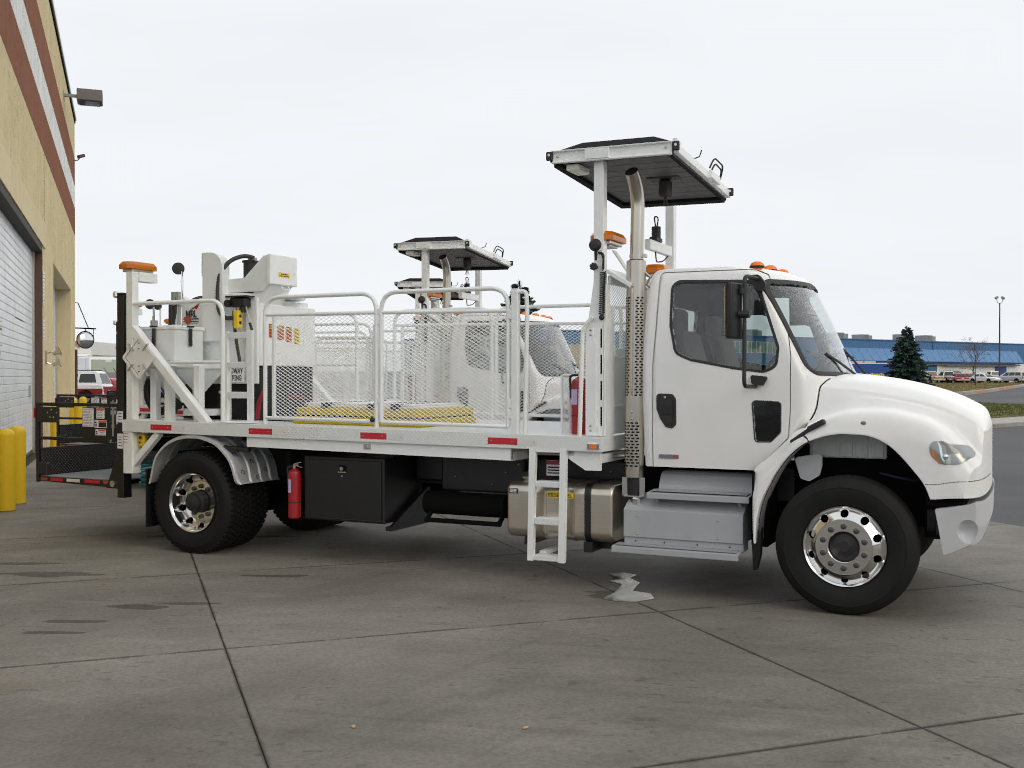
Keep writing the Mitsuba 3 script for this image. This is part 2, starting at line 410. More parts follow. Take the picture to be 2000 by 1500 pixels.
# puddle by the fuel tank: a thin film of water with a ragged rim
pp = []
rr = random.Random(4)
for px_, py_ in [(.86, 8.52), (1.00, 8.50), (1.17, 8.60), (1.13, 8.78), (1.00, 8.92), (1.06, 9.10), (1.13, 9.28), (1.06, 9.46), (1.12, 9.62), (1.02, 9.74), (.90, 9.66), (.93, 9.5), (.86, 9.35), (.97, 9.2), (.92, 9.0), (.87, 8.85), (.80, 8.72), (.74, 8.6)]:
    pp.append((px_ + rr.uniform(-.02, .02), py_ + rr.uniform(-.02, .02)))
mat('water_film', (.045, .044, .04), .02, spec=.7)
single('puddle', ext(Polygon(pp).buffer(.03).buffer(-.02), 'z', .001, .0045), 'water_film', 'small shiny puddle of water on the concrete below the cab steps', 'puddle')

# crumbs of litter on the slabs
DEB = [(-.02 - 1.36, 4.05), (.62, 4.6), (-.9, 5.2), (2.05, 4.15), (-1.9, 3.9), (1.1, 5.2), (1.8, 3.95)]
mat('leaf_litter', (.42, .30, .14), .8)
for k, (x, y) in enumerate([(-1.26, 4.77), (.07, 5.42), (-.82, 5.44)]):
    single('leaf_scrap', turn(scale(ball((0, 0, .006), .016, 1), (1.5, .8, .35)), 40 * k, 'z') if False else move(turn(scale(ball((0, 0, 0), .016, 1), (1.4, .7, .35)), 50 * k), (x, y, .006)),
           'leaf_litter', ['curled tan leaf scrap lying in the joint left of the middle', 'tiny tan crumb of litter right of the long joint', 'tiny tan crumb of litter just right of the long joint nearer the truck'][k], 'litter')

# grass verges, kerbs and the far road at the right
PV = [(10, 30.6), (16.93, 37.25), (21.2, 41.0), (33, 51), (34.5, 57), (24.5, 46.8), (19.22, 42.28), (8, 32.6)]
G1 = [(8, 32.6), (19.22, 42.28), (24.5, 46.8), (34.5, 57), (33, 58.5), (28.2, 57.5), (27.4, 61.4), (22, 68), (6, 60), (2, 45)]
K3 = [(20, 66.0), (36.7, 86.0), (45.2, 99.7), (65.1, 134.1), (120, 230)]
def drape(poly, lift, thick, step=4.0):
    """a polygon laid over the terrain as a slab"""
    p = Polygon(poly).buffer(0).segmentize(step)
    v, f = trimesh.creation.triangulate_polygon(p, engine='earcut')
    z = gz(v[:, 0], v[:, 1])
    top = np.column_stack([v, z + lift]); bot = np.column_stack([v, z + lift - thick])
    m = trimesh.creation.extrude_polygon(p, 1.0, engine='earcut')
    w = np.array(m.vertices); zz = gz(w[:, 0], w[:, 1]) + lift - thick * (1 - w[:, 2])
    return np.column_stack([w[:, :2], zz]), np.array(m.faces)
struct('pavement', drape(PV, .06, .2), 'kerb_stone')
struct('grass_verge', drape(G1, .10, .2), 'verge_soil')
FARG = K3 + [(400, 500), (120, 500), (60, 176), (20, 168), (-10, 150), (0, 70)]
struct('dry_verge', drape(FARG, .10, .25, 6.), 'dry_soil')
def grass(poly, n, h, seed, bound=None):
    r = np.random.default_rng(seed); P = Polygon(poly).buffer(-.15); x0, y0, x1, y1 = P.bounds
    from shapely import contains_xy
    q = r.uniform([x0, y0], [x1, min(y1, 165)], (n * 3, 2)); q = q[contains_xy(P, q[:, 0], q[:, 1])][:n]
    b = np.column_stack([q, gz(q[:, 0], q[:, 1]) + .09]); k = len(b)
    th = r.uniform(0, 6.28, k); w = r.uniform(.5, 1.5, k)[:, None] * h * .16
    s = np.column_stack([np.cos(th), np.sin(th), th * 0]) * w
    tip = b + np.column_stack([r.normal(0, .4 * h, k), r.normal(0, .4 * h, k), r.uniform(.5, 1., k) * h])
    return np.stack([b - s, b + s, tip], 1).reshape(-1, 3), np.arange(3 * k).reshape(-1, 3)
mat('grass_blade', (.085, .10, .032), .8, spec=.15)
mat('dry_blade', (.17, .15, .065), .85, spec=.15)
single('grass', grass(G1, 26000, .12, 3), 'grass_blade', 'short mown green grass on the verge beside the truck nose', 'grass', False, kind='stuff')
single('dry_grass', grass(FARG[:5] + [(130, 240), (60, 174), (20, 160)], 30000, .16, 5), 'dry_blade', 'dry yellowish grass on the far verge before the parked cars', 'grass', False, kind='stuff')
kb = Thing()
pts = [np.array(p) for p in K3[:4]]
for a, b in zip(pts[:-1], pts[1:]):
    L = np.linalg.norm(b - a); m = int(L / 3.1)
    for i in range(m):
        p, q = a + (b - a) * (i / m + .002), a + (b - a) * ((i + 1) / m - .002)
        j = RNG.uniform(-.04, .04)
        kb.add('stone', beam((*p, gz(*p) + .06 + j * .3), (*q, gz(*q) + .06 + j * .3), .4, .36, c=.02), 'kerb_pink' if RNG.random() < .3 else 'kerb_stone', False)
kb.place('kerb', 'weathered kerb of pale and pinkish stones along the far road', 'kerb')
n1 = Thing()
pts = [np.array(p) for p in ((10, 30.6), (16.93, 37.25), (21.2, 41.0), (33, 51))]
for a, b in zip(pts[:-1], pts[1:]):
    m = max(1, int(np.linalg.norm(b - a) / 2.4))
    for i in range(m):
        p, q = a + (b - a) * (i / m + .003), a + (b - a) * ((i + 1) / m - .003)
        n1.add('stone', beam((*p, gz(*p) + .0), (*q, gz(*q) + .0), .2, .2, c=.02), 'kerb_stone', False)
n1.place('kerb', 'pale concrete kerb along the grass right of the truck bumper', 'kerb')

# ---------------------------------------------------------------- the service building at the left
NW = -1.93
def ribbed(c):
    def fn(p, n, uv):
        s = -p.x * .342659 + p.y * .93946
        rib = noise(s * 26., p.z * 1.2, 1.); blot = fbm(s * 1.2, p.z * 1.2, 3., 4)
        dash = smoothstep(.62, .78, noise(s * 34., p.z * 9., 5.)) * smoothstep(.45, .6, noise(s * 3., p.z * .4, 2.))
        bz, bs = p.z / .203, s / .406
        jz = smoothstep(.46, .49, dr.abs(bz - dr.floor(bz) - .5)); odd = dr.floor(bz) - 2 * dr.floor(dr.floor(bz) / 2); b2 = bs + .5 * odd
        js = smoothstep(.475, .49, dr.abs(b2 - dr.floor(b2) - .5))
        return mi.Color3f(c) * (.86 + .16 * rib + .12 * (blot - .5)) * (1 - .25 * dash) * (1 - .10 * dr.maximum(jz, js))
    return proc(fn)
def rib_bump(p, n, uv):
    s = -p.x * .342659 + p.y * .93946
    return .010 * noise(s * 24., p.z * 5., 0.) + .004 * fbm(s * 60, p.z * 60, 1., 2)
TAN, BROWN, PALE = (.64, .545, .33), (.26, .115, .07), (.76, .78, .76)
bump('wall_tan', prin(ribbed(TAN), .85, spec=.2), rib_bump)
bump('wall_brown', prin(ribbed(BROWN), .85, spec=.2), rib_bump)
bump('wall_pale', prin(ribbed(PALE), .85, spec=.2), rib_bump)
mat('tan_smooth', grime((.66, .56, .35), .10, 1.5), .75, spec=.25)
mat('brown_smooth', (.085, .045, .038), .6)
mat('soffit', (.05, .048, .04), .7)
mat('slat_paint', grime((.82, .84, .84), .20, 1.2), .4, .1)
B = Thing()
DOORS = [(16.3, 27.75, 4.98, .26), (31.75, 41.3, 5.0, .55)]
bld = man(box(-24, NW, 9.5, 44.85, -.8, 11.9, 0))
for s0, s1, h, dp in DOORS: bld = bld - man(box(NW - dp, NW + 1, s0, s1, -.9, h, 0))
B.add('wall', bld, 'wall_tan', False)
for z0, z1, m, lab in ((7.38, 8.43, 'wall_brown', 'lower brown painted band'), (8.43, 9.29, 'wall_pale', 'pale painted band'), (9.29, 10.40, 'wall_brown', 'upper brown painted band')):
    B.add('stripe', box(NW - .01, NW + .006, 9.51, 44.84, z0 + .002, z1 - .002, 0), m, False, lab)
B.add('coping', box(-24, NW + .07, 9.45, 44.92, 11.9, 12.06, .01), 'body_paint', False)
B.add('drip_edge', box(NW - .02, NW + .035, 9.48, 44.88, 11.78, 11.897, .004), 'dark', False)
B.add('lintel', box(NW - .01, NW + .035, 11.5, 28.5, 4.985, 5.60, .006), 'tan_smooth', False)
B.add('wall_joint', box(NW - .01, NW + .004, 28.48, 28.52, 5.61, 7.36, 0), 'brown_smooth', False)
for k, (s0, s1, h, dp) in enumerate(DOORS):
    nd = NW - dp
    D = B.hold('roller_door')
    zs = np.arange(0, h - .1, .152)
    for z in zs:
        B.add(D + '/slat', box(nd + .02, nd + .05, s0 + .14, s1 - .14, z + .003, min(z + .149, h - .02), .012), 'slat_paint', False)
    B.add(D + '/backing', box(nd + .004, nd + .018, s0 + .02, s1 - .02, 0, h - .01, 0), 'brown_smooth', False)
    for s in (s0 + .08, s1 - .08): B.add(D + '/guide_rail', box(nd + .02, nd + .10, s - .05, s + .05, 0, h - .01, .004), 'steel', False)
    B.add(D + '/bottom_bar', box(nd + .051, nd + .062, s0 + .2, s1 - .2, .02, .10, .002), 'steel', False)
    jm = 'brown_smooth' if k < 1 else 'tan_smooth'
    B.add('jamb', box(nd + .101, NW + .012, s1 - .012, s1 - .003, 0, h - .004, 0), jm, False)
    B.add('jamb', box(nd + .101, NW + .012, s0 + .003, s0 + .012, 0, h - .004, 0), jm, False)
    B.add('soffit', box(nd + .03, NW + .01, s0 + .015, s1 - .015, h - .16 if k < 1 else h - .03, h - .004, .004), 'soffit' if k < 1 else 'tan_smooth', False)
    if k == 0:
        B.add(D + '/vent', box(nd + .051, nd + .07, s1 - 1.15, s1 - .75, 1.35, 1.62, .006), 'grey_paint', False)
        B.add(D + '/slat_seam', box(nd + .051, nd + .053, s1 - 4.2, s1 - 2.2, 3.02, 3.035, 0), 'dark', False)
B.add('downspout', box(NW + .004, NW + .09, 44.62, 44.80, -.4, 2.9, .01), 'brown_smooth', False)
B.place('service_building', 'tall tan block service building with brown and pale painted bands and roller doors', 'building', to=WL)

def wall_sign(s0, s1, z0, z1, label, rows):
    t = Thing()
    t.add('plate', box(NW + .003, NW + .012, s0, s1, z0, z1, .002), 'label_white', False)
    r = random.Random(int(z0 * 100))
    for i in range(rows):
        z = z1 - (i + .8) * (z1 - z0) / (rows + .4); a = s0 + .05
        t.add('line_of_print', box(NW + .0125, NW + .0135, a, a + (s1 - s0 - .1) * r.uniform(.6, 1), z - .012, z + .012, 0), 'ink', False)
    t.place('wall_sign', label, 'sign', to=WL)
wall_sign(28.02, 28.42, 3.55, 4.40, 'tall white printed notice on the wall beside the roller door', 9)
wall_sign(28.02, 28.42, 2.72, 3.22, 'small white printed notice on the wall, lower of the two', 5)

def flood(s, z, label, rot=0):
    t = Thing()
    t.add('bracket', box(NW + .003, NW + .05, s - .05, s + .05, z - .15, z + .20, .004), 'steel', False)
    for k, (dz, ds) in enumerate(((.16, .02), (-.13, -.03))):
        h = t.hold('lamp_head')
        p = np.array([NW + .26, s + ds, z + dz])
        t.add(h + '/arm', tube([(NW + .04, s, z + dz * .8), (NW + .14, s, z + dz * 1.1), p - [.06, 0, 0]], .018, 8), 'polished')
        c = turn(lathe([(0, -.10), (.045, -.09), (.05, -.02), (.10, .06), (.105, .09), (.098, .085), (.0, .03)], 'x', 20), -28 + 12 * k, 'y')
        t.add(h + '/shell', move(c, p), 'polished')
        t.add(h + '/guard', move(turn(cat(tube([(.0, 0, .0)] and [(math.cos(a) * 0 + .09, .108 * math.cos(a), .108 * math.sin(a)) for a in np.linspace(0, 6.283, 20)], .006, 6), tube([(.09, -.1, 0), (.15, 0, 0), (.09, .1, 0)], .005, 5)), -28 + 12 * k, 'y'), p), 'dull_red' if k == 0 and rot else 'bolt')
    t.place('flood_lamp', label, 'lamp', to=WL)
flood(15.2, 2.32, 'twin chrome flood lamps on short arms at the left edge before the roller door', 0)
flood(28.75, 2.28, 'twin chrome flood lamps on the tan wall between the two doors', 1)

t = Thing()
t.add('arm', beam((NW, 37.3, 11.0), (NW + .42, 37.3, 11.0), .11, .09), 'grey_paint', False)
t.add('housing', man(box(NW + .40, NW + 1.18, 37.0, 37.75, 10.83, 11.2, .02)), 'lamp_grey', False)
t.add('lens', box(NW + .46, NW + 1.10, 37.06, 37.69, 10.80, 10.828, .004), 'dark_glass', False)
t.add('wall_plate', box(NW + .001, NW + .02, 37.18, 37.42, 10.86, 11.14, .003), 'grey_paint', False)
t.place('wall_lamp', 'box shaped floodlight on an arm high on the tan wall', 'lamp', to=WL)
t = Thing()
t.add('arm', tube([(NW, 44.7, 10.3), (NW + .12, 44.7, 10.32), (NW + .2, 44.7, 10.42)], .02, 6), 'dark')
t.add('body', beam((NW + .14, 44.55, 10.42), (NW + .34, 44.85, 10.55), .10, .12), 'brown_smooth')
t.place('security_camera', 'small dark camera on the far corner of the tan building', 'camera', to=WL)
t = Thing()
m0 = np.array([NW + .36, 45.2, 3.30])
dish = lathe([(0, -.09), (.15, -.082), (.27, -.05), (.335, 0), (.335, .03), (0, .04)], 'y', 32)
t.add('dish', move(turn(dish, 22), m0), 'mirror_glass', True)
t.add('rim', move(turn(tube([(.335 * math.cos(a), .0, .335 * math.sin(a)) for a in np.linspace(0, 6.283, 33)], .02, 8), 22), m0), 'dark')
t.add('arm', beam((NW, 44.8, 3.75), (NW + .75, 45.3, 3.75), .05), 'dark', False)
t.add('brace', tube([(NW, 44.8, 4.75), (NW + .1, 44.85, 4.75), (NW + .48, 45.1, 3.76)], .018, 6), 'dark')
t.add('hanger', tube([m0 + [0, 0, .33], m0 + [.0, 0, .45]], .02, 6), 'dark')
t.add('hanger', tube([m0 + [.3, .1, .12], m0 + [.3, .1, .45]], .015, 6), 'dark')
t.place('traffic_mirror', 'round convex mirror hanging from an arm at the building corner', 'mirror', to=WL)

bl = Thing()
bl.add('post', lathe([(0, -.2), (.118, -.2), (.118, 1.02), (.112, 1.06), (.085, 1.095), (.045, 1.112), (0, 1.116)], 'z', 32), 'yellow')
bl.add('collar', lathe([(.12, -.02), (.128, -.02), (.126, .012), (.118, .016)], 'z', 32), 'concrete')
for (n, s, lab) in ((-1.55, 15.75, 'yellow bollard at the left edge, nearest to the camera'), (-1.49, 16.6, 'yellow bollard right behind the nearest one by the roller door'),
                    (-1.68, 28.4, 'yellow bollard seen through the gap in the tail lift rail'), (-1.20, 29.6, 'yellow bollard right of the rail gap behind the tail lift'),
                    (-1.62, 36.3, 'yellow bollard behind the tail lift, left of the far pair'), (-1.38, 37.5, 'yellow bollard behind the tail lift, right of the far pair')):
    p = ns(n, s)
    bl.place('bollard', lab, 'bollard', to=T().translate([p[0], p[1], float(gz(*p))]), group='yellow bollards guarding the door jambs')

# ---------------------------------------------------------------- the striping truck (x forward, y across towards its left, z up; rear axle at x = 0)
YC, WB, RT = 1.19, 6.453, .527
tr = Thing()
def both(path, m, mt, smooth=30, **k):
    k['smooth'] = smooth
    tr.add(path, m, mt, **k); tr.add(path, flipy(m, YC), mt, **k)
def zd(x): return 1.357 - .0095 * (x + .9)

# --- wheels
def tyre(lugs):
    R = RT - (.016 if lugs else 0)
    p = [(.292, .020), (.318, .004), (.36, -.016), (.41, -.026), (.445, -.024), (.45, -.027), (.455, -.023), (.485, -.012), (.507, .004), (R - .004, .022), (R, .036)]
    if not lugs:
        for g in (.072, .113, .157, .198): p += [(R, g - .006), (R - .012, g - .004), (R - .012, g + .004), (R, g + .006)]
    p += [(R, .234), (R - .004, .248), (.507, .266), (.485, .282), (.41, .296), (.36, .286), (.292, .25), (.292, .020)]
    body = lathe(p, 'y', 72)
    if not lugs: return body, None
    bl = []
    for row, (y0, y1, ph) in enumerate(((.004, .070, 0), (.082, .130, .5), (.140, .188, 0), (.200, .266, .5))):
        for k in range(54):
            a = (k + ph) * 360 / 54
            v, f = box(-.021, .021, y0, y1, R - .012, RT, .003)
            bl.append(turn((v, f), a, 'y'))
    return body, cat(bl)
def rim(rear):
    d = .135 if rear else 0.
    if rear: outer = [(.294, .010), (.307, -.002), (.305, -.008), (.290, .004), (.281, .022), (.277, .05), (.266, .07), (.262, .115), (.256, .135), (.240, .142), (.215, .139), (.209, .132), (.120, .132), (.116, .136), (.116, .17)]
    else: outer = [(.294, .010), (.307, -.002), (.305, -.008), (.292, .002), (.288, .016), (.283, .022), (.268, .016), (.222, -.022), (.212, -.030), (.209, -.034), (.120, -.034), (.116, -.030), (.116, .03)]
    inner = [(.19, .17), (.262, .172), (.285, .18), (.294, .2)] if rear else [(.19, .03), (.262, .07), (.285, .12), (.294, .2)]
    m = man(lathe(outer + inner + [outer[0]], 'y', 80))
    for k in range(10):
        a = math.radians(18 + 36 * k); x, z = .251 * math.cos(a), .251 * math.sin(a)
        m = m - man(cyl((x, -.2, z), (x, .4, z), .030, 18))
    return m
_ty = {k: tyre(k) for k in (False, True)}; _rim = {k: rim(k) for k in (False, True)}
def wheel(x, side, rear, inner=False):
    f = (lambda m: tri(m)) if side == 0 else (lambda m: flipy(m, YC))
    o = np.array([x, .305 if inner else 0, RT - .002])
    W = tr.hold('wheel')
    body, lugs = _ty[rear]
    tr.add(W + '/tyre', f(move(cat(body, lugs) if lugs else body, o)), 'rubber', smooth=28)
    tr.add(W + '/brake_drum', f(move(lathe([(0, .2), (.20, .2), (.20, .24), (.285, .24), (.285, .20), (.24, .19), (.2, .18), (0, .18)] if False else [(0, .19), (.26, .19), (.27, .27), (0, .27)], 'y', 32), o)), 'dark')
    if inner: return
    tr.add(W + '/rim', f(move(_rim[rear], o)), 'polished', smooth=35)
    d = .132 if rear else -.034
    for k in range(10):
        a = math.radians(36 * k + 90); p = o + [.158 * math.cos(a), d, .158 * math.sin(a)]
        tr.add(W + '/lug_nut', f(cat(cyl(p + [0, .002, 0], p - [0, .024, 0], .024, 12, .022), cyl(p - [0, .024, 0], p - [0, .030, 0], .022, 12, .012))), 'nut_cap', smooth=35)
    hub = lathe([(0, -.16), (.035, -.16), (.05, -.152), (.085, -.145), (.088, -.10), (.112, -.09), (.113, .05), (0, .05)], 'y', 32, (0, .135, 0)) if rear else lathe([(0, -.008), (.04, -.008), (.05, .0), (.09, .004), (.1, .012), (.114, .02), (.114, .06), (0, .06)], 'y', 32)
    tr.add(W + '/hub', f(move(hub, o)), 'black_plastic', smooth=35)
wheel(WB, 0, False); wheel(WB, 1, False); wheel(0, 0, True); wheel(0, 1, True); wheel(0, 0, True, True); wheel(0, 1, True, True)

# --- chassis
for y in (.76, 1.62): tr.add('frame_rail', box(-.9, 7.05, y - .04, y + .04, .76, 1.04, .006), 'black_paint', False)
tr.add('axle', cat(cyl((0, .4, RT), (0, 1.98, RT), .085, 16), ball((0, YC, RT), .22, 2, (1, .9, 1)), cyl((.1, YC, RT), (3.2, YC, .78), .06, 12)), 'dark')
tr.add('axle', cat(beam((WB, .35, .50), (WB, 2.03, .50), .11, .10), cyl((WB, .3, RT), (WB, .45, RT), .10, 16), cyl((WB, 1.93, RT), (WB, 2.1, RT), .10, 16)), 'dark')
for y in (.76, 1.62):
    tr.add('leaf_spring', loft(np.array([[[x, y - .045, .70 - .14 * (1 - ((x - WB) / .75) ** 2) + dz] if k < 2 else [x, y + .045, .70 - .14 * (1 - ((x - WB) / .75) ** 2) + dz] for k, dz in enumerate((0, .05, .05, 0))] for x in np.linspace(WB - .75, WB + .75, 13)]), True, True), 'dark', False)
    tr.add('leaf_spring', loft(np.array([[[x, y + dy, .74 - .12 * (1 - (x / .8) ** 2) + dz] for dy, dz in ((-.05, 0), (-.05, .07), (.05, .07), (.05, 0))] for x in np.linspace(-.8, .8, 13)]), True, True), 'dark', False)
tr.add('engine', cat(box(5.95, 7.15, .62, 1.76, .62, 1.55, .05), box(6.1, 6.9, .80, 1.58, .42, .64, .05), box(5.2, 6.0, .9, 1.5, .55, .95, .06)), 'dark', False)
tr.add('front_crossmember', cat(box(6.98, 7.12, .5, 1.9, .55, .80, .02), beam((7.0, .42, .60), (7.20, .34, .62), .05), beam((7.12, .3, .66), (7.12, 2.08, .66), .09)), 'black_paint', False)
tr.add('engine_cover', cat(box(6.10, 6.70, .52, .56, 1.16, 1.42, .008), *[box(x, x + w, .508, .53, 1.17, 1.41, .006) for x, w in ((6.12, .20), (6.34, .10), (6.46, .10), (6.58, .10))]), 'cool_paint', False)
tr.add('spring_hanger', ext(rpoly([(6.0, 1.16), (6.22, 1.20), (6.22, 1.10), (6.20, 1.02), (6.12, .97), (6.05, .99)], .03), 'y', .40, .43), 'cool_paint', False)
tr.add('air_line', tube(fillet([(6.65, .5, 1.05), (6.8, .45, 1.02), (6.95, .5, 1.0), (7.05, .6, 1.02)], .08), .012, 8), 'navy_hose')

# --- fuel tank
tk = Polygon([(.10, .395), (.70, .30), (.70, .83), (.10, .89)]) if False else Polygon([(.10, .395), (.66, .395), (.66, .89), (.10, .89)])
tk = tk.buffer(-.09).buffer(.09, quad_segs=8)
def tank(x0, x1, p, n=5, r=.03):
    """a rounded-section tank with rolled edges"""
    rings = []
    c = np.array(p.exterior.coords)[:-1]; ce = c.mean(0)
    for x, k in [(x0, .93), (x0 + .004, .965), (x0 + .014, .99), (x0 + r, 1)] + [(x, 1) for x in np.linspace(x0 + .1, x1 - .1, n)] + [(x1 - r, 1), (x1 - .014, .99), (x1 - .004, .965), (x1, .93)]:
        q = ce + (c - ce) * k; rings.append(np.column_stack([np.full(len(q), x), q]))
    return loft(np.array(rings), True, True)
F = tr.add('fuel_tank', tank(3.548, 4.542, tk), 'brushed_alu', smooth=40)
def strap(x, w, o, m, nm):
    a, b = tk.buffer(o), tk.buffer(-.004)
    tr.add(F + '/' + nm, ext(a.difference(b), 'x', x, x + w), m, smooth=30)
strap(4.291, .056, .008, 'black_paint', 'strap'); strap(3.905, .030, .005, 'stainless', 'seam'); strap(4.165, .030, .005, 'stainless', 'seam')
tr.add(F + '/filler_cap', cat(cyl((3.68, .28, .87), (3.68, .25, .93), .055, 20), cyl((3.68, .25, .93), (3.68, .245, .945), .062, 20)), 'steel', smooth=35)
tr.add(F + '/bracket', cat(box(3.70, 3.76, .14, .80, .33, .40, .006), box(4.28, 4.36, .10, .80, .31, .40, .006), box(4.30, 4.5, .3, .8, .32, .38, .006)), 'black_paint', False)
L1 = tr.add('fuel_label', box(3.94, 4.185, .088, .0985, .762, .815, .001), 'yellow_label', False)
tr.add(L1 + '/lettering', text('DIESEL FUEL', .030, 'y', (3.95, .0875, .774), .001, True, .225), 'ink', False)
L1 = tr.add('tank_label', box(3.575, 3.655, .09, .0985, .785, .83, .001), 'ink', False)
tr.add(L1 + '/lettering', cat(*[box(3.583, 3.647, .0885, .0899, z, z + .007, 0) for z in (.794, .806, .818)]), 'label_white', False)
L1 = tr.add('warning_label', box(3.83, 4.02, .33, .334, .93, 1.07, .001), 'label_white', False)
tr.add(L1 + '/header', box(3.832, 4.018, .327, .3299, 1.03, 1.068, 0), 'red_gloss', False)
tr.add(L1 + '/print', cat(*[box(3.845, 3.845 + w, .328, .3299, z, z + .012, 0) for z, w in ((.95, .15), (.975, .13), (1.0, .155))]), 'ink', False)

# --- black tool box, air tanks and brackets below the deck
TB = tr.add('tool_box', box(1.337, 2.26, .10, .80, .425, 1.045, .008), 'black_paint', False)
tr.add(TB + '/door', box(1.37, 2.235, .085, .099, .455, 1.015, .006), 'black_paint', False)
tr.add(TB + '/latch', cat(cyl((1.80, .084, .935), (1.80, .062, .935), .018, 14), box(1.755, 1.85, .068, .08, .895, .907, .002), cyl((1.795, .084, .862), (1.795, .078, .862), .009, 10)), 'steel', smooth=30)
tr.add(TB + '/latch_plate', box(1.76, 1.845, .078, .0845, .90, .968, .004), 'dark', False)
tr.add(TB + '/hinge', cyl((1.36, .094, .448), (2.24, .094, .448), .010, 8), 'black_paint')
tr.add('battery_tray', cat(ext([(.835, .36), (.835, .72), (.80, .72), (.12, .40), (.12, .36)], 'x', 2.30, 2.33), box(2.262, 2.33, .12, .82, .36, .40, .004)), 'black_paint', False)
tr.add('crossmember_box', cat(box(2.62, 3.50, .55, .75, .72, 1.08, .02), box(2.3, 2.62, .6, .74, .80, 1.08, .02)), 'black_paint', False)
tr.add('air_tank', cat(cyl((2.55, .42, .62), (3.4, .42, .62), .11, 20), beam((2.6, .28, .47), (3.4, .28, .47), .04), beam((2.62, .28, .47), (2.62, .6, .72), .035), beam((3.38, .28, .47), (3.38, .6, .72), .035)), 'dark', smooth=35)
tr.add('bolt', cat(*[ball((x, .545, z), .013, 1) for x, z in ((2.78, .86), (3.18, .80), (3.32, .92), (3.45, 1.0))]), 'bolt')
tr.add('bolt', cat(*[ball((x, .71, z), .013, 1) for x, z in ((4.30, .95), (4.20, .86))]), 'bolt')
tr.add('hydraulic_tank', box(.80, 1.3, .55, .76, .65, 1.1, .03), 'dark', False)

tr.add('tool_box', flipy(box(1.337, 2.26, .10, .80, .425, 1.045, .008), YC), 'black_paint', False)
tr.add('cab_steps', flipy(cat(box(4.64, 5.65, .115, .75, .40, .80, .01), box(4.58, 5.642, -.02, .16, .36, .41, .004), box(4.846, 5.70, .10, .5, .80, .86, .004)), YC), 'step_paint', False)

# --- deck
DX0, DX1, DY0, DY1 = -.94, 4.50, -.03, 2.41
def slope(x0, x1, y0, y1, t, b, c=.004):
    v, f = box(x0, x1, y0, y1, -1, 1, c)
    z = zd(v[:, 0]); v = v.copy(); v[:, 2] = np.where(v[:, 2] > 0, z + t + (v[:, 2] - 1), z + b + (v[:, 2] + 1)); return v, f
tr.add('deck', slope(DX0 + .011, DX1 - .011, DY0 + .011, DY1 - .011, 0, -.05), 'tread_white', False)
tr.add('side_rail', slope(DX0 + .011, DX1 - .011, DY0, DY0 + .0108, .003, -.123), 'tread_white', False)
tr.add('side_rail', slope(DX0 + .011, DX1 - .011, DY1 - .0108, DY1, .003, -.123), 'tread_white', False)
tr.add('end_rail', slope(DX1 - .0108, DX1, DY0, DY1, .003, -.123), 'tread_white', False)
tr.add('end_rail', slope(DX0, DX0 + .0108, DY0, DY1, .003, -.123), 'body_paint', False)
for k, x in enumerate(np.linspace(-.6, 4.2, 9)): tr.add('crossmember', slope(x - .03, x + .03, .02, 2.36, -.052, -.17), 'black_paint', False)
for x0 in (-.538, .761, 2.083, 3.426):
    for y0, s in ((DY0, -1), (DY1, 1)):
        ya, yb = (y0 - .003, y0 - .0005) if s < 0 else (y0 + .0005, y0 + .003)
        k = tr.add('reflector', slope(x0, x0 + .288, ya, yb, -.034, -.092, .0005), 'red_reflect', False)
        tr.add(k + '/white_half', slope(x0 + .289, x0 + .475, ya, yb, -.034, -.092, .0005), 'white_reflect', False)
        if s < 0: tr.add(k + '/screw', cat(*[ball((x, ya, zd(x) - .063), .007, 1) for x in (x0 + .03, x0 + .24, x0 + .45)]), 'bolt')
MK = tr.add('marker_lamp', box(4.366, 4.477, DY0 - .008, DY0 - .0005, zd(4.4) - .105, zd(4.4) - .055, .003), 'chrome', False)
tr.add(MK + '/lens', box(4.392, 4.448, DY0 - .014, DY0 - .0081, zd(4.4) - .099, zd(4.4) - .061, .003), 'amber', False)
SR = tr.add('ramp_compartment', ext([(.71, 1.222), (3.632, 1.192), (3.632, 1.080), (.71, 1.119)], 'y', .0, .035), 'body_paint', False)
tr.add(SR + '/latch', box(2.10, 2.18, -.008, -.0005, 1.135, 1.185, .004), 'steel', False)
tr.add(SR + '/latch_pull', cat(cyl((2.14, -.008, 1.162), (2.14, -.02, 1.162), .010, 10), box(2.135, 2.165, -.02, -.009, 1.145, 1.151, .001)), 'chrome', smooth=30)
tr.add(SR + '/end_face', ext([(.036, 1.215), (.036, 1.075), (.52, 1.075), (.52, 1.215)], 'x', 3.60, 3.63), 'body_paint', False)
tr.add(SR + '/hinge_side', box(3.633, 3.64, .004, .03, 1.09, 1.17, .003), 'steel', False)
tr.add('outrigger', cat(ext([(4.05, 1.19), (4.46, 1.19), (4.46, 1.02), (4.33, 1.02)], 'y', .02, .07), box(4.28, 4.46, .08, .66, 1.08, 1.16, .004)), 'body_paint', False)
tr.add('hydraulic_line', cyl((3.66, .3, 1.13), (4.7, .34, 1.13), .018, 10), 'steel')

# --- boarding ladder at the side
LD = tr.hold('ladder')
for (a, b, e, f_) in ((3.829, 3.887, 3.809, 3.863), (4.118, 4.174, 4.099, 4.155)):
    tr.add(LD + '/rail', ext([(a, 1.20), (b, 1.20), (f_, .225), (e, .225)], 'y', -.035, .012), 'body_paint', False)
for z0, z1 in ((.864, .915), (.541, .597), (.23, .276)):
    k = (1.2 - z0) / .975
    tr.add(LD + '/rung', box(3.889 - .024 * k, 4.116 - .018 * k, -.03, .10, z0, z1, .004), 'tread_white', False)
tr.add(LD + '/top_bar', box(3.888, 4.117, -.03, .01, 1.165, 1.20, .003), 'body_paint', False)
tr.add(LD + '/brace', box(3.865, 3.93, .10, .55, .26, .295, .003), 'body_paint', False)

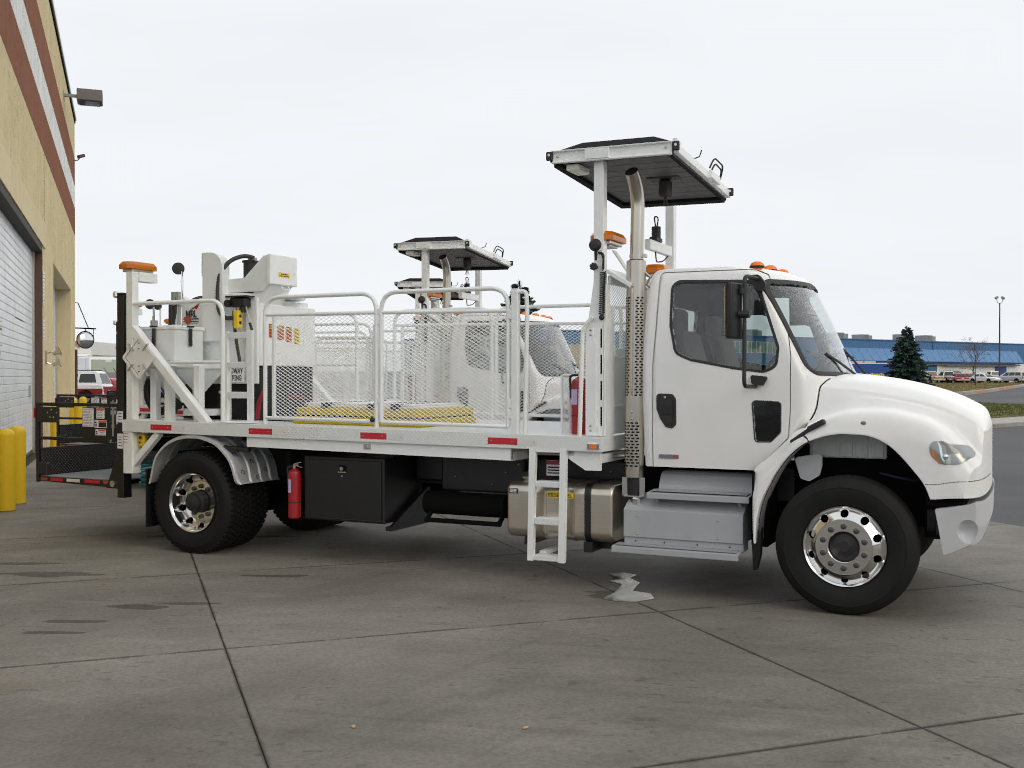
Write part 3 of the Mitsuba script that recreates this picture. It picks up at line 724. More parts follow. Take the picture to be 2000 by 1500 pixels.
# --- steps below the cab door
ST = tr.hold('cab_steps')
def xs(path, pts, x0, x1, m, r=.008): tr.add(path, ext(rpoly(pts, r), 'x', x0, x1), m, smooth=25)
xs(ST + '/lower_tread', [(-.02, .352), (-.02, .400), (.005, .405), (.16, .412), (.16, .392), (.012, .386), (.006, .352)], 4.58, 5.642, 'step_paint', .003)
tr.add(ST + '/lower_grip', box(4.60, 5.62, .006, .13, .411, .4155, .001), 'tread_silver', False)
xs(ST + '/riser', [(.135, .40), (.135, .465), (.3, .465), (.3, .40)], 4.64, 5.65, 'step_paint', .003)
xs(ST + '/battery_box', [(.115, .468), (.115, .700), (.30, .80), (.75, .80), (.75, .468)], 4.64, 5.65, 'step_paint', .006)
xs(ST + '/upper_tread', [(.10, .80), (.10, .845), (.125, .85), (.31, .862), (.31, .842), (.13, .834), (.124, .80)], 4.846, 5.70, 'step_paint', .003)
tr.add(ST + '/upper_grip', box(4.87, 5.68, .126, .29, .861, .8655, .001), 'tread_silver', False)
xs(ST + '/fairing', [(.29, .84), (.30, .90), (.36, .985), (.41, 1.005), (.55, 1.01), (.55, .82)], 4.89, 5.71, 'step_paint', .02)
for x in (4.90, 5.60): tr.add(ST + '/bracket', ext([(.14, .795), (.30, .795), (.30, .76), (.24, .73)], 'x', x, x + .02), 'step_paint', False)
for x, z in ((4.76, .65), (4.76, .50), (5.45, .65), (5.45, .50)): tr.add(ST + '/bolt', ball((x, .113, z), .009, 1), 'steel')
for x in (4.74, 4.99, 5.27, 5.54): tr.add(ST + '/rivet', ball((x, .133, .435), .007, 1), 'ink')
for x in (5.05, 5.33, 5.6): tr.add(ST + '/rivet', ball((x, .298, .885), .007, 1), 'steel')
tr.add(ST + '/tow_eye', cat(box(4.68, 4.76, .17, .30, .715, .80, .02)), 'chrome', False)
tr.add('lower_skirt', cat(box(5.66, 5.80, .36, .8, .42, 1.0, .01), box(4.66, 5.72, .56, .76, .80, 1.08, .01)), 'dark', False)

# --- exhaust stack
EX = tr.hold('exhaust_stack'); ey = .24
sh0, sh1 = np.array([4.688, ey, .962]), np.array([4.706, ey, 2.80])
tr.add(EX + '/heat_shield', cat(tube([sh0, sh0 + (sh1 - sh0) * .5, sh1], .083, 36), tube([sh0 + (sh1 - sh0) * .996, sh1 + [0, 0, .012]], [.083, .062], 36)), 'stainless', smooth=35)
pipe = fillet([(4.708, ey, 2.75), (4.722, ey, 3.42), (4.690, ey - .26, 3.665)], .20, 10)
tr.add(EX + '/pipe', tube(pipe[:-1], .058, 28, cap=False), 'stainless')
e = pipe[-2]; dd = pipe[-2] - pipe[-3]; dd /= np.linalg.norm(dd)
tr.add(EX + '/bore', cyl(pipe[-4], e - dd * .012, .055, 24), 'dark')
tr.add(EX + '/clamp', tube([(4.7085, ey, 2.83), (4.709, ey, 2.85)], .063, 28), 'steel', smooth=30)
tr.add(EX + '/clamp_bolt', box(4.765, 4.80, ey - .02, ey + .02, 2.825, 2.855, .004), 'steel', smooth=30)
def slots(z0, z1, arcs, dz, ln):
    out = []; k = 0; z = z0
    while z < z1:
        for a0 in arcs:
            a = a0 + (4 if k % 2 else -4)
            c = sh0 + (sh1 - sh0) * (z - sh0[2]) / (sh1[2] - sh0[2])
            t = np.radians(np.linspace(a - ln, a + ln, 4))
            v = [c + [.0842 * math.cos(q), .0842 * math.sin(q), h] for q in t for h in (-.007, .007)]
            out.append((np.array(v), np.array([[0, 2, 3], [0, 3, 1], [2, 4, 5], [2, 5, 3], [4, 6, 7], [4, 7, 5]])))
        z += dz; k += 1
    return cat(*out)
tr.add(EX + '/slots', cat(slots(1.66, 2.50, (-146, -118, -62, -34), .0235, 8), slots(1.06, 1.44, (-140, -112, -84, -56), .026, 9)), 'dark', False, kind='stuff')
tr.add(EX + '/strap', cat(tube([(4.70, ey - .086, 2.56), (4.70, ey - .094, 2.50), (4.697, ey - .094, 1.72), (4.695, ey - .086, 1.66)], .011, 8), ball((4.70, ey - .088, 2.58), .013, 1), ball((4.694, ey - .086, 1.52), .013, 1), ball((4.694, ey - .086, 1.46), .011, 1)), 'steel')
tr.add(EX + '/lower_elbow', cat(cyl((4.69, ey, .97), (4.69, ey + .02, .80), .065, 20), tube(fillet([(4.69, ey + .02, .85), (4.69, ey + .05, .74), (4.75, ey + .3, .70)], .1), .06, 16)), 'black_plastic')
tr.add(EX + '/bracket', cat(beam((4.615, ey - .03, .96), (4.615, ey - .03, .80), .012, .05), beam((4.77, ey - .03, .96), (4.77, ey - .03, .80), .012, .05), beam((4.61, ey - .03, .80), (4.775, ey - .03, .80), .05, .012)), 'steel', False)
tr.add(EX + '/bracket', cat(box(4.76, 4.86, ey + .02, ey + .05, 2.44, 2.56, .006), tube([(4.78, ey, 2.70), (4.82, ey + .03, 2.66), (4.79, ey + .03, 2.60), (4.84, ey + .05, 2.55)], .012, 8)), 'steel')

# --- cab: one lofted body, its windows and door cut from it
LV = np.array([(1.06, 4.785, .200, 6.24), (1.30, 4.775, .188, 6.28), (1.60, 4.765, .182, 6.39), (1.80, 4.758, .184, 6.38), (1.90, 4.757, .187, 6.335), (2.10, 4.760, .200, 6.245),
               (2.30, 4.772, .215, 6.155), (2.45, 4.787, .230, 6.085), (2.58, 4.800, .248, 6.020), (2.65, 4.812, .268, 5.970), (2.695, 4.828, .295, 5.905), (2.725, 4.85, .345, 5.805), (2.745, 4.89, .45, 5.64), (2.757, 4.98, .64, 5.38)])
_xr, _ys, _xf = (PchipInterpolator(LV[:, 0], LV[:, k]) for k in (1, 2, 3))
def cab_ring(z, o):
    xr, ys, xf = float(_xr(z)) + o, float(_ys(z)) + o, float(_xf(z)) - o
    w = YC - ys; rc = .07
    h = [(xr, YC - t * (w - rc)) for t in np.linspace(0, 1, 6)]
    h += [(xr + rc - rc * math.cos(a), ys + rc - rc * math.sin(a)) for a in np.linspace(.25, 1.57, 5)]
    xe = xf - .20 - .15
    h += [(x, ys) for x in np.linspace(xr + rc + .03, xe - .02, 26)]
    for ph in np.linspace(0, math.pi / 2, 22):
        t, s = math.sqrt(max(0, math.cos(ph))), math.sqrt(math.sin(ph))
        h.append((xf - .20 * t * t - .15 * (1 - s), YC - w * t))
    h = np.array(h)
    m = h[1:-1][::-1].copy(); m[:, 1] = 2 * YC - m[:, 1]
    r = np.vstack([h, m]); return np.column_stack([r, np.full(len(r), z)])
def cab_body(o):
    zz = np.concatenate([np.linspace(1.06 + max(o, 0), 2.45, 30), np.linspace(2.47, 2.757, 18)])
    g = np.array([cab_ring(z, o) for z in zz])
    if o: g[:, :, 2] = np.where(g[:, :, 2] > 2.3, g[:, :, 2] - o * np.clip((g[:, :, 2] - 2.3) / .35, 0, 1), g[:, :, 2])
    return man(loft(g, True, True))
outer, in1, in2 = cab_body(0), cab_body(.03), cab_body(.045)
proud, gl0 = cab_body(-.004), cab_body(.009).as_original()
SIDE_WIN = rpoly([(5.035, 2.605), (5.66, 2.582), (5.735, 2.545), (5.90, 2.05), (5.888, 1.905), (5.80, 1.866), (5.56, 1.896), (5.20, 1.965), (5.075, 2.02), (5.03, 2.25)], .065)
PEEP = rpoly([(5.712, 1.618), (5.932, 1.608), (5.929, 1.375), (5.855, 1.298), (5.735, 1.295)], .025)
WIND = rpoly([(.285, 2.575), (YC, 2.60), (2 * YC - .285, 2.575), (2 * YC - .275, 1.86), (YC, 1.845), (.275, 1.86)], .07)
REARW = rpoly([(.62, 2.45), (1.76, 2.45), (1.76, 1.95), (.62, 1.95)], .06)
DOOR = rpoly([(4.914, 2.695), (4.89, 2.2), (4.868, 1.9), (4.868, 1.0), (5.69, 1.0), (5.735, 1.055), (5.994, 1.33), (6.010, 1.55), (6.010, 1.98), (5.974, 2.205), (5.873, 2.486), (5.79, 2.653), (5.70, 2.692)], .03)
CUTLOW = Polygon([(5.742, .9), (5.742, 1.05), (6.0, 1.325), (6.02, 1.36), (7, 1.36), (7, .9)])
def win_y(p): return man(ext(p, 'y', -.5, .62)) + man(ext(p, 'y', 1.76, 3.0))
def near_y(p): return man(ext(p, 'y', -.5, .62))
holes = win_y(SIDE_WIN) + near_y(PEEP) + man(ext(WIND, 'x', 5.62, 7.2)) + man(ext(REARW, 'x', 4.4, 5.2))
low = man(ext(CUTLOW, 'y', -1, 4))
shell = outer - in1 - holes - low
dk = win_y(DOOR.buffer(.0045)); di = win_y(DOOR.buffer(-.0035))
CAB = tr.add('cab', shell - dk, 'cab_paint', smooth=32)
DR = tr.add('door', shell ^ (di ^ near_y(Polygon([(4, 0), (8, 0), (8, 4), (4, 4)]))), 'cab_paint', smooth=32)
DR2 = tr.add('door', shell ^ (di - near_y(Polygon([(4, 0), (8, 0), (8, 4), (4, 4)]))), 'cab_paint', smooth=32)
tr.add(CAB + '/interior', in1 - in2 - holes - low, 'lining', smooth=32)
def gasket(p, w, cut): return (proud - in1) ^ (cut(p.buffer(w)) - cut(p))
def pane(cut, p):
    """the outer sheet of the body inside the opening"""
    m = (gl0 ^ cut(p.buffer(.006))).to_mesh(); v, f = np.array(m.vert_properties[:, :3], float), np.array(m.tri_verts, int)
    ri, ids = np.array(m.run_index), np.array(m.run_original_id)
    keep = np.concatenate([np.arange(ri[k] // 3, ri[k + 1] // 3) for k in range(len(ids)) if ids[k] == gl0.original_id()])
    f = f[keep]; u, f2 = np.unique(f, return_inverse=True); return v[u], f2.reshape(-1, 3)
cx = lambda p: man(ext(p, 'x', 5.62, 7.2)); cr = lambda p: man(ext(p, 'x', 4.4, 5.2)); fy = lambda p: man(ext(p, 'y', 1.76, 3.0))
for nm, p, cut, w, own in (('window', SIDE_WIN, near_y, .022, DR), ('window', SIDE_WIN, fy, .022, DR2), ('lower_window', PEEP, near_y, .010, DR), ('windscreen', WIND, cx, .035, CAB), ('rear_window', REARW, cr, .025, CAB)):
    k = tr.add(own + '/' + nm, pane(cut, p), 'screen_glass' if nm in ('windscreen', 'rear_window') else 'glass', smooth=True)
    tr.add(own + '/' + nm + '_seal', gasket(p, w, cut), 'black_plastic', smooth=32)
# crease below the door handle, handle recess, badge
HD = rpoly([(4.905, 1.675), (5.045, 1.672), (5.075, 1.63), (5.076, 1.42), (5.045, 1.383), (4.985, 1.395), (4.935, 1.47), (4.905, 1.55)], .03)
tr.add(DR + '/handle', cat(ext(HD, 'y', .176, .19), ext(HD.buffer(-.03), 'y', .165, .178)), 'black_plastic', False)
tr.add(DR + '/lock', cyl((4.985, .165, 1.645), (4.985, .160, 1.645), .010, 12), 'steel')
tr.add(DR + '/handle_paddle', box(4.96, 5.05, .155, .166, 1.50, 1.58, .012), 'black_paint', False)
tr.add(DR + '/badge', box(4.925, 5.095, .186, .1925, 1.132, 1.166, .003), 'badge', False)
tr.add(DR + '/badge_stripe', box(5.05, 5.09, .1845, .1859, 1.138, 1.16, .001), 'dull_red', False)
# inside
tr.add(CAB + '/dashboard', cat(box(5.78, 6.05, .30, 2.08, 1.50, 1.86, .06), box(5.62, 5.80, 1.35, 1.95, 1.55, 1.84, .06)), 'lining', False)
def seat(y0):
    k = tr.hold('seat')
    tr.add(k + '/cushion', box(5.02, 5.50, y0, y0 + .50, 1.42, 1.58, .05), 'seat_cloth', False)
    v, f = box(0, .14, y0, y0 + .48, 0, .66, .05); v = v + np.stack([-.28 * v[:, 2], 0 * v[:, 0], 0 * v[:, 0]], 1) + [5.14, 0, 1.55]
    tr.add(k + '/backrest', (v, f), 'seat_cloth', False)
    tr.add(k + '/headrest', box(4.92, 5.02, y0 + .10, y0 + .38, 2.20, 2.40, .04), 'seat_cloth', False)
seat(.36); seat(1.52)
tr.add(CAB + '/steering_wheel', cat(turn(tube([(.0, .22 * math.cos(a), .22 * math.sin(a)) for a in np.linspace(0, 6.283, 28)], .016, 8), 35, 'y'), beam((0, -.2, 0), (0, .2, 0), .03, .02)) if False else move(turn(cat(tube([(0, .22 * math.cos(a), .22 * math.sin(a)) for a in np.linspace(0, 6.283, 28)], .016, 8), beam((0, -.21, 0), (0, .21, 0), .04, .02), cyl((0, 0, 0), (.25, 0, 0), .03, 8)), 40, 'y'), (5.56, 1.70, 1.92)), 'black_plastic')
# mirror on its tubular arm
MR = tr.hold('door_mirror')
arm = fillet([(5.76, .19, 2.60), (5.72, -.13, 2.60), (5.722, -.15, 1.74), (5.735, .19, 1.735)], .06, 6)
tr.add(MR + '/arm', tube(arm, .0165, 10), 'black_plastic')
tr.add(MR + '/bracket', ext(rpoly([(5.67, 2.63), (5.76, 2.635), (5.82, 2.56), (5.80, 2.50), (5.745, 2.505), (5.69, 2.58)], .025), 'y', .155, .225), 'black_plastic', False)
tr.add(MR + '/bracket', ext(rpoly([(5.70, 1.83), (5.84, 1.815), (5.80, 1.745), (5.71, 1.755)], .015), 'y', .145, .185), 'black_plastic', False)
tr.add(MR + '/housing', turn(box(5.615, 5.685, -.245, -.065, 2.11, 2.545, .030), -22, 'z', (5.65, -.15, 0)), 'black_paint', smooth=50)
tr.add(MR + '/glass', turn(box(5.608, 5.6145, -.23, -.08, 2.14, 2.515, .003), -22, 'z', (5.65, -.15, 0)), 'mirror_glass', False)
tr.add(MR + '/clamp', cyl((5.68, -.15, 2.30), (5.765, -.15, 2.30), .030, 14), 'black_plastic')
tr.add(MR + '/clamp', cyl((5.70, -.15, 2.50), (5.70, -.15, 2.46), .022, 12), 'black_plastic')
tr.add(MR + '/rod', tube([(5.705, -.13, 2.49), (5.705, -.14, 2.35), (5.708, -.14, 2.15)], .009, 8), 'steel')
# roof lamps
for y in (.42, .78, YC, 1.60, 1.96):
    x = 5.70 + .06 * (1 - abs(y - YC) / .8) ** .5
    z = 2.752 if abs(y - YC) > .6 else 2.735
    k = tr.add('roof_lamp', move(scale(ball((0, 0, 0), 1, 2), (.058, .042, .040)), (x - .02, y, 2.728 + .006 * (1 - abs(y - YC)))), 'amber')
    tr.add(k + '/base', move(scale(ball((0, 0, 0), 1, 2), (.064, .048, .022)), (x - .02, y, 2.722)), 'black_plastic')
# wipers
tr.add('wiper', cat(tube([(6.40, .95, 1.835), (6.30, .80, 1.93), (6.215, .62, 2.005)], .010, 6), tube([(6.235, .92, 1.985), (6.215, .72, 1.985), (6.165, .52, 2.00), (6.10, .40, 2.02)], .009, 6), tube([(6.225, .90, 1.955), (6.20, .70, 1.95), (6.15, .50, 1.97)], .006, 5)), 'black_plastic')
tr.add('wiper', cat(tube([(6.41, 1.55, 1.835), (6.30, 1.45, 1.98), (6.24, 1.35, 2.06)], .010, 6), tube([(6.29, 1.62, 1.99), (6.26, 1.3, 2.01), (6.24, 1.1, 2.02)], .009, 6)), 'black_plastic')

# --- hood with its fenders: sections along x, the nose wrapped round
def pin(pts): p = np.array(pts); return PchipInterpolator(p[:, 0], p[:, 1])
zc_ = pin([(6.10, 1.835), (6.28, 1.850), (6.5, 1.832), (6.75, 1.795), (7.0, 1.735), (7.2, 1.665), (7.32, 1.605), (7.39, 1.56), (7.425, 1.49), (7.44, 1.42)])
zs_ = pin([(6.10, 1.735), (6.5, 1.70), (6.8, 1.655), (7.1, 1.585), (7.3, 1.51), (7.40, 1.45), (7.44, 1.38)])
zk_ = pin([(6.10, 1.405), (6.20, 1.462), (6.32, 1.515), (6.49, 1.56), (6.70, 1.568), (6.99, 1.515), (7.17, 1.43), (7.30, 1.33), (7.40, 1.22), (7.44, 1.16)])
ARCH = [(5.771, .496), (5.775, .646), (5.80, .79), (5.867, .953), (5.925, 1.06), (5.994, 1.159), (6.065, 1.235), (6.143, 1.295), (6.259, 1.345), (6.345, 1.368), (6.430, 1.378), (6.587, 1.372), (6.679, 1.348), (6.75, 1.31), (6.817, 1.256), (6.932, 1.126), (7.014, 1.016), (7.066, .909)]
za_ = pin(ARCH[6:])
def cmr(p, n):
    """a smooth curve through the points p"""
    p = np.asarray(p, float); s = np.concatenate([[0], np.cumsum(np.linalg.norm(np.diff(p, axis=0), axis=1) ** .5)])
    t = np.linspace(0, s[-1], n); return np.column_stack([PchipInterpolator(s, p[:, k])(t) for k in range(p.shape[1])])
def nose(y, x):
    t = np.clip(np.abs(y - YC) / 1.165, 0, 1)
    g = .04 * t ** 2 + .25 * (1 - (1 - t ** 5) ** .2)
    return x - g * smooth01((x - 7.0) / .44)
def smooth01(t): t = np.clip(t, 0, 1); return t * t * (3 - 2 * t)
def hood_section(x, n=60):
    zc, zs, zk = float(zc_(x)), float(zs_(x)), float(zk_(x))
    zb = float(za_(x)) if x < 7.066 else .909 + .05 * (x - 7.066)
    zk = max(zk, zb + .09)
    k = smooth01((x - 6.15) / .25)
    pts = [(YC, zc), (.90, zc - .006), (.62, zc - .026), (.45, zc - (zc - zs) * .45), (.365, zs + .028), (.333, zs + .006), (.320, zs - .022), (.296, (zs + zk) / 2 + .02), (.272, zk + .040), (.245, zk + .012), (.195, zk - .002), (.120, zk - .016), (.075, zk - .045), (.048, max(zk - .11, zb + .04)), (.036, max(zk - .2, zb + .02)), (.034, zb + .012), (.036, zb)]
    h = cmr(pts, n)
    return h
xs_ = np.concatenate([np.linspace(6.135, 7.05, 40), [7.066, 7.068], np.linspace(7.09, 7.36, 14), [7.385, 7.405, 7.42, 7.432, 7.438, 7.441]])
g = []
for x in xs_:
    h = hood_section(min(x, 7.44)); y = h[:, 0]
    lead = np.full(len(h), x)
    if x < 6.30:      # the rear edge leans with the cowl: the top starts further forward than the fender
        lead = x + .06 * smooth01((h[:, 1] - 1.70) / .14) * (1 - (x - 6.135) / .165)
    g.append(np.column_stack([nose(y, lead), y, h[:, 1]]))
g = np.array(g)
mir = g[:, 1:].copy(); mir[:, :, 1] = 2 * YC - mir[:, :, 1]
ring = np.concatenate([g[:, ::-1], mir], 1)          # near sill, over the top, far sill
hood = loft(ring, closed=False)
rows = []
for (x0, y0, z0) in g[-1][::-1]:
    yy = y0 + (YC - y0) * np.linspace(0, 1, 26)
    rows.append(np.column_stack([nose(yy, np.full(26, 7.441)), yy, np.full(26, z0)]))
rows = np.array(rows)
rows2 = rows.copy(); rows2[:, :, 1] = 2 * YC - rows2[:, :, 1]
cap = cat(loft(rows, closed=False), loft(rows2[:, ::-1], closed=False))
HO = tr.add('hood', cat(hood, cap), 'cab_paint', smooth=60)
# inner flange of the wheel arch, rear part of the fender
def arch_band(y0, y1, pts, lift=0.):
    p = cmr(pts, 60); c = np.array([WB, .53])
    q = p + (p - c) / np.linalg.norm(p - c, axis=1, keepdims=True) * lift
    return loft(np.array([np.column_stack([p[:, 0], np.full(60, y0), p[:, 1]]), np.column_stack([q[:, 0], np.full(60, y1), q[:, 1]])]), closed=False)
both('arch_flange', arch_band(.036, .15, ARCH, .006), 'cool_paint')
both('fender_liner', arch_band(.151, .46, ARCH[:10], .012), 'liner_grey')
both('wheel_housing', arch_band(.152, .60, [(WB + (a - WB) * 1.04, .53 + (b - .53) * 1.04) for a, b in ARCH], .02), 'dark')
A = cmr(ARCH[:8], 30); Bc = cmr([(5.745, .50), (5.738, .70), (5.736, .90), (5.738, 1.055), (5.86, 1.185), (5.990, 1.318), (6.05, 1.385), (6.14, 1.415)], 30)
ws = np.linspace(0, 1, 12); g = []
for w in ws:
    p = A * (1 - w) + Bc * w
    up = np.clip((A[:, 1] - .8) / .4, 0, 1)
    y = .036 + (.03 + .13 * up) * w ** 2.2 + .012 * np.sin(w * 3.14) * -1
    g.append(np.column_stack([p[:, 0], y, p[:, 1]]))
both('fender_rear', loft(np.array(g), closed=False), 'cab_paint', smooth=40)
both('fender_edge', ext(Polygon([(5.742, .50), (5.736, 1.05), (5.75, 1.06), (5.76, .50)]), 'y', .055, .35), 'dark', False)
both('mud_flap', ext([(5.735, .495), (5.775, .495), (5.81, .62), (5.80, .40), (5.77, .28), (5.745, .28)], 'y', .06, .14), 'rubber', False)
tr.add('hood_latch', cat(beam((6.035, .075, 1.30), (6.20, .06, 1.42), .03, .03, c=.01), beam((6.17, .055, 1.405), (6.30, .05, 1.475), .045, .042, c=.014), tube([(6.13, .07, 1.36), (6.17, .045, 1.33), (6.19, .035, 1.295)], .010, 8)), 'black_plastic')
tr.add('hood_latch', flipy(beam((6.035, .075, 1.30), (6.30, .05, 1.475), .04, .04, c=.012), YC), 'black_plastic')
k = tr.add('side_marker', move(scale(ball((0, 0, 0), 1, 2), (.055, .012, .020)), (6.577, .062, 1.463)), 'chrome')
tr.add(k + '/lens', move(scale(ball((0, 0, 0), 1, 2), (.022, .014, .016)), (6.582, .054, 1.463)), 'badge')

# --- headlights
HL = [(7.050, 1.29), (7.055, 1.315), (7.077, 1.338), (7.180, 1.343), (7.297, 1.314), (7.350, 1.298), (7.412, 1.231), (7.452, 1.172), (7.407, 1.165), (7.361, 1.167), (7.167, 1.174), (7.078, 1.225)]
def hood_point(u, z):
    x = min(u, 7.441); h = hood_section(min(x, 7.44), 120); i = np.argsort(h[:, 1])
    y = float(np.interp(z, h[i, 1], h[i, 0])) + max(0, u - 7.441)
    return float(nose(np.array([y]), np.array([x]))[0]), y, z
def on_hood(poly, off, mirror=False, dx=0.):
    """a patch of the hood's surface inside the polygon (x before wrapping, z), moved outwards"""
    P = rpoly(poly, .055).segmentize(.012)
    v, f = trimesh.creation.triangulate_polygon(P, engine='earcut') if False else (None, None)
    from shapely import contains_xy
    xs2, us = np.linspace(P.bounds[0], P.bounds[2], 36), P.bounds[1] + (P.bounds[3] - P.bounds[1]) * (.5 - .5 * np.cos(np.linspace(.04, 3.10, 26)))
    rows = []
    for u in us:
        # the span of the polygon at this height
        from shapely.geometry import LineString
        c = P.intersection(LineString([(P.bounds[0] - 1, u), (P.bounds[2] + 1, u)]))
        if c.is_empty: continue
        b = c.bounds; rows.append([(x, u) for x in np.linspace(b[0], b[2], 36)])
    V = []
    for r in rows:
        o = []
        for x, z in r:
            o.append(hood_point(x, z))
        V.append(o)
    V = np.array(V)
    dx_, dz_ = np.gradient(V, axis=1), np.gradient(V, axis=0)
    n = np.cross(dx_, dz_); n /= np.linalg.norm(n, axis=2, keepdims=True) + 1e-9
    if n[..., 1].mean() > 0: n = -n
    return V, n
V, Nn = on_hood(HL, 0)
def shellpatch(V, N, a, b, bulge=0.):
    e = np.linspace(-1, 1, V.shape[0])[:, None, None]; h = np.linspace(-1, 1, V.shape[1])[None, :, None]
    k = (1 - e ** 2) * (1 - h ** 2)
    o = V + N * (b + bulge * k); i = V + N * a
    return cat(loft(o, closed=False), loft(np.array([np.vstack([o[0], o[1:, -1], o[-1, -2::-1], o[-2:0:-1, 0]]), np.vstack([i[0], i[1:, -1], i[-1, -2::-1], i[-2:0:-1, 0]])])))
def lamp(side):
    f = (lambda m: tri(m)) if side == 0 else (lambda m: flipy(m, YC))
    H = tr.hold('headlight')
    tr.add(H + '/bezel', f(loft(V + Nn * .003, closed=False)), 'lamp_bowl')
    m = V.shape[1]
    tr.add(H + '/turn_lens', f(loft((V + Nn * .005)[2:15, 1:6], closed=False)), 'amber')
    tr.add(H + '/reflector', f(loft((V + Nn * .006)[2:-2, 12:16], closed=False)), 'chrome')
    tr.add(H + '/reflector', f(loft((V + Nn * .006)[3:12, 17:24], closed=False)), 'steel')
    tr.add(H + '/dark_bowl', f(loft((V + Nn * .005)[12:-3, 20:30], closed=False)), 'badge')
    tr.add(H + '/bulb', f(cat(*[scale(ball((0, 0, 0), 1, 2), (.03, .02, .03)) for _ in ()] or [move(ball((0, 0, 0), .022, 2), V[10, 18] + Nn[10, 18] * .004)])), 'chrome')
    tr.add(H + '/lens', f(shellpatch(V, Nn, .0, .009, .012)), 'clear_glass')
lamp(0); lamp(1)

# --- bumper and nose trim
bp = Polygon([(7.088, .832), (7.12, .842), (7.41, .884), (7.457, .908), (7.452, .719), (7.41, .587), (7.30, .545), (7.155, .502), (7.121, .669)])
bm = man(ext(bp, 'y', .05, 2 * YC - .05)).refine_to_length(.028)
def wrap(p):
    t = np.clip(np.abs(p[:, 1] - YC) / 1.15, 0, 1); q = p.copy()
    q[:, 0] = p[:, 0] - (.03 * t ** 2 + .13 * (1 - (1 - t ** 5) ** .2)) * smooth01((p[:, 0] - 7.08) / .38); return q
bm = bm.warp_batch(wrap)
hollow = man(ext(Polygon([(6.9, .4), (7.22, .4), (7.24, .85), (6.9, .80)]), 'y', .24, 2 * YC - .24))
fog = man(scale(ball((0, 0, 0), 1, 3), (.075, .07, .088)))
bm = bm - hollow - fog.translate([7.315, .045, .685]) - fog.translate([7.315, 2 * YC - .045, .685])
tr.add('bumper', bm, 'bumper_plastic', smooth=50)
tr.add('bumper_gap', box(7.02, 7.30, .12, 2.26, .84, .93, .02), 'dark', False)
seam = np.array([hood_point(u, 1.018 + .035 * smooth01((u - 7.03) / .5)) for u in np.linspace(7.02, 8.25, 40)])
seam[:, 0] += .002; seam[:, 1] -= .001
tr.add('hood_seam', tube(seam, .0022, 5), 'dark'); 
def sidey(x, z):
    h = hood_section(x, 160); i = np.argsort(h[:, 1]); return float(np.interp(z, h[i, 1], h[i, 0]))
cw = []
for z in np.linspace(1.47, 1.80, 30):
    c = cab_ring(z, 0)[:57]; c = c[np.argmax(c[:, 0] > 5.5):]; o = np.argsort(c[:, 0]); xx = np.linspace(6.10, 6.34, 60)
    dy = np.interp(xx, c[o, 0], c[o, 1]) - np.array([sidey(x, z) for x in xx])
    k = int(np.argmax(dy > 0)) if (dy > 0).any() else 0
    if k: cw.append((xx[k], sidey(xx[k], z) - .002, z))
if len(cw) > 3: tr.add('cowl_seam', tube(np.array(cw), .005, 6), 'dark')
print('seam', len(cw), cw[:1], cw[-1:])

# --- rear fenders, mud flaps
FP = [(-.575, .70), (-.559, .749), (-.530, .86), (-.495, .966), (-.430, 1.05), (-.354, 1.114), (-.25, 1.168), (-.145, 1.200), (-.02, 1.216), (.095, 1.214), (.22, 1.190), (.330, 1.152), (.43, 1.08), (.528, .974), (.575, .87), (.600, .760), (.625, .735)]
fp = cmr(FP, 56); fc = np.array([.02, .58])
fn_ = (fp - fc) / np.linalg.norm(fp - fc, axis=1, keepdims=True)
ys_f = np.array([-.03, -.03, -.012, .02, .10, .16, .175, .19, .205, .32, .335, .35, .365, .47, .485, .50, .515, .62])
of_f = np.array([-.03, -.006, .006, .010, .010, .010, .024, .024, .010, .010, .024, .024, .010, .010, .024, .024, .010, .010])
def fender_pt(i, y, lift): p = fp[i] + fn_[i] * lift; return (p[0], y, p[1])
sk = np.array([[fender_pt(i, y + (.05 * max(0, (i - 49) / 6.) ** 2 if y < 0 else 0), o) for y, o in zip(ys_f, of_f)] for i in range(56)])
both('rear_fender', loft(sk, closed=False), 'fender_skin', smooth=25)
marks = []
for (i, y) in ((8, .035), (14, .05), (20, .06), (26, .06), (32, .055), (38, .05), (44, .06), (50, .08), (47, .26), (41, .24), (35, .27), (52, .30), (44, .42), (38, .40), (50, .43), (46, .57), (40, .55)):
    a = np.radians(np.linspace(120, 420, 12)); r = .022
    du = np.array([r * np.cos(q) for q in a]); dv = np.array([r * np.sin(q) for q in a])
    L = [(i + v / .037, y + u) for u, v in zip(du, dv)] + [(i + .55, y + .032)]
    pts = []
    for fi, yy in L:
        i0 = int(np.clip(fi, 0, 54)); w = fi - i0; p = fp[i0] * (1 - w) + fp[i0 + 1] * w + fn_[i0] * .0125
        pts.append((p[0], yy, p[1]))
    marks.append(tube(pts, .0035, 5))
tr.add('rear_fender__'.rstrip('_') + '/printed_mark' if False else 'rear_fender/printed_mark', cat(*marks), 'navy_ink', kind='stuff')
both('mud_flap', box(-.645, -.630, .0, .60, .23, .85, .004), 'rubber', False)
tr.add('fender_arm', cat(cyl((.40, .03, 1.095), (.72, .03, 1.085), .024, 12), ball((.41, .03, 1.095), .032, 1), cyl((.5, .03, 1.09), (.58, .03, 1.09), .034, 12)), 'black_plastic')
tr.add('fender_arm', cyl((-.45, .3, 1.0), (-.45, .75, 1.0), .025, 10), 'dark')

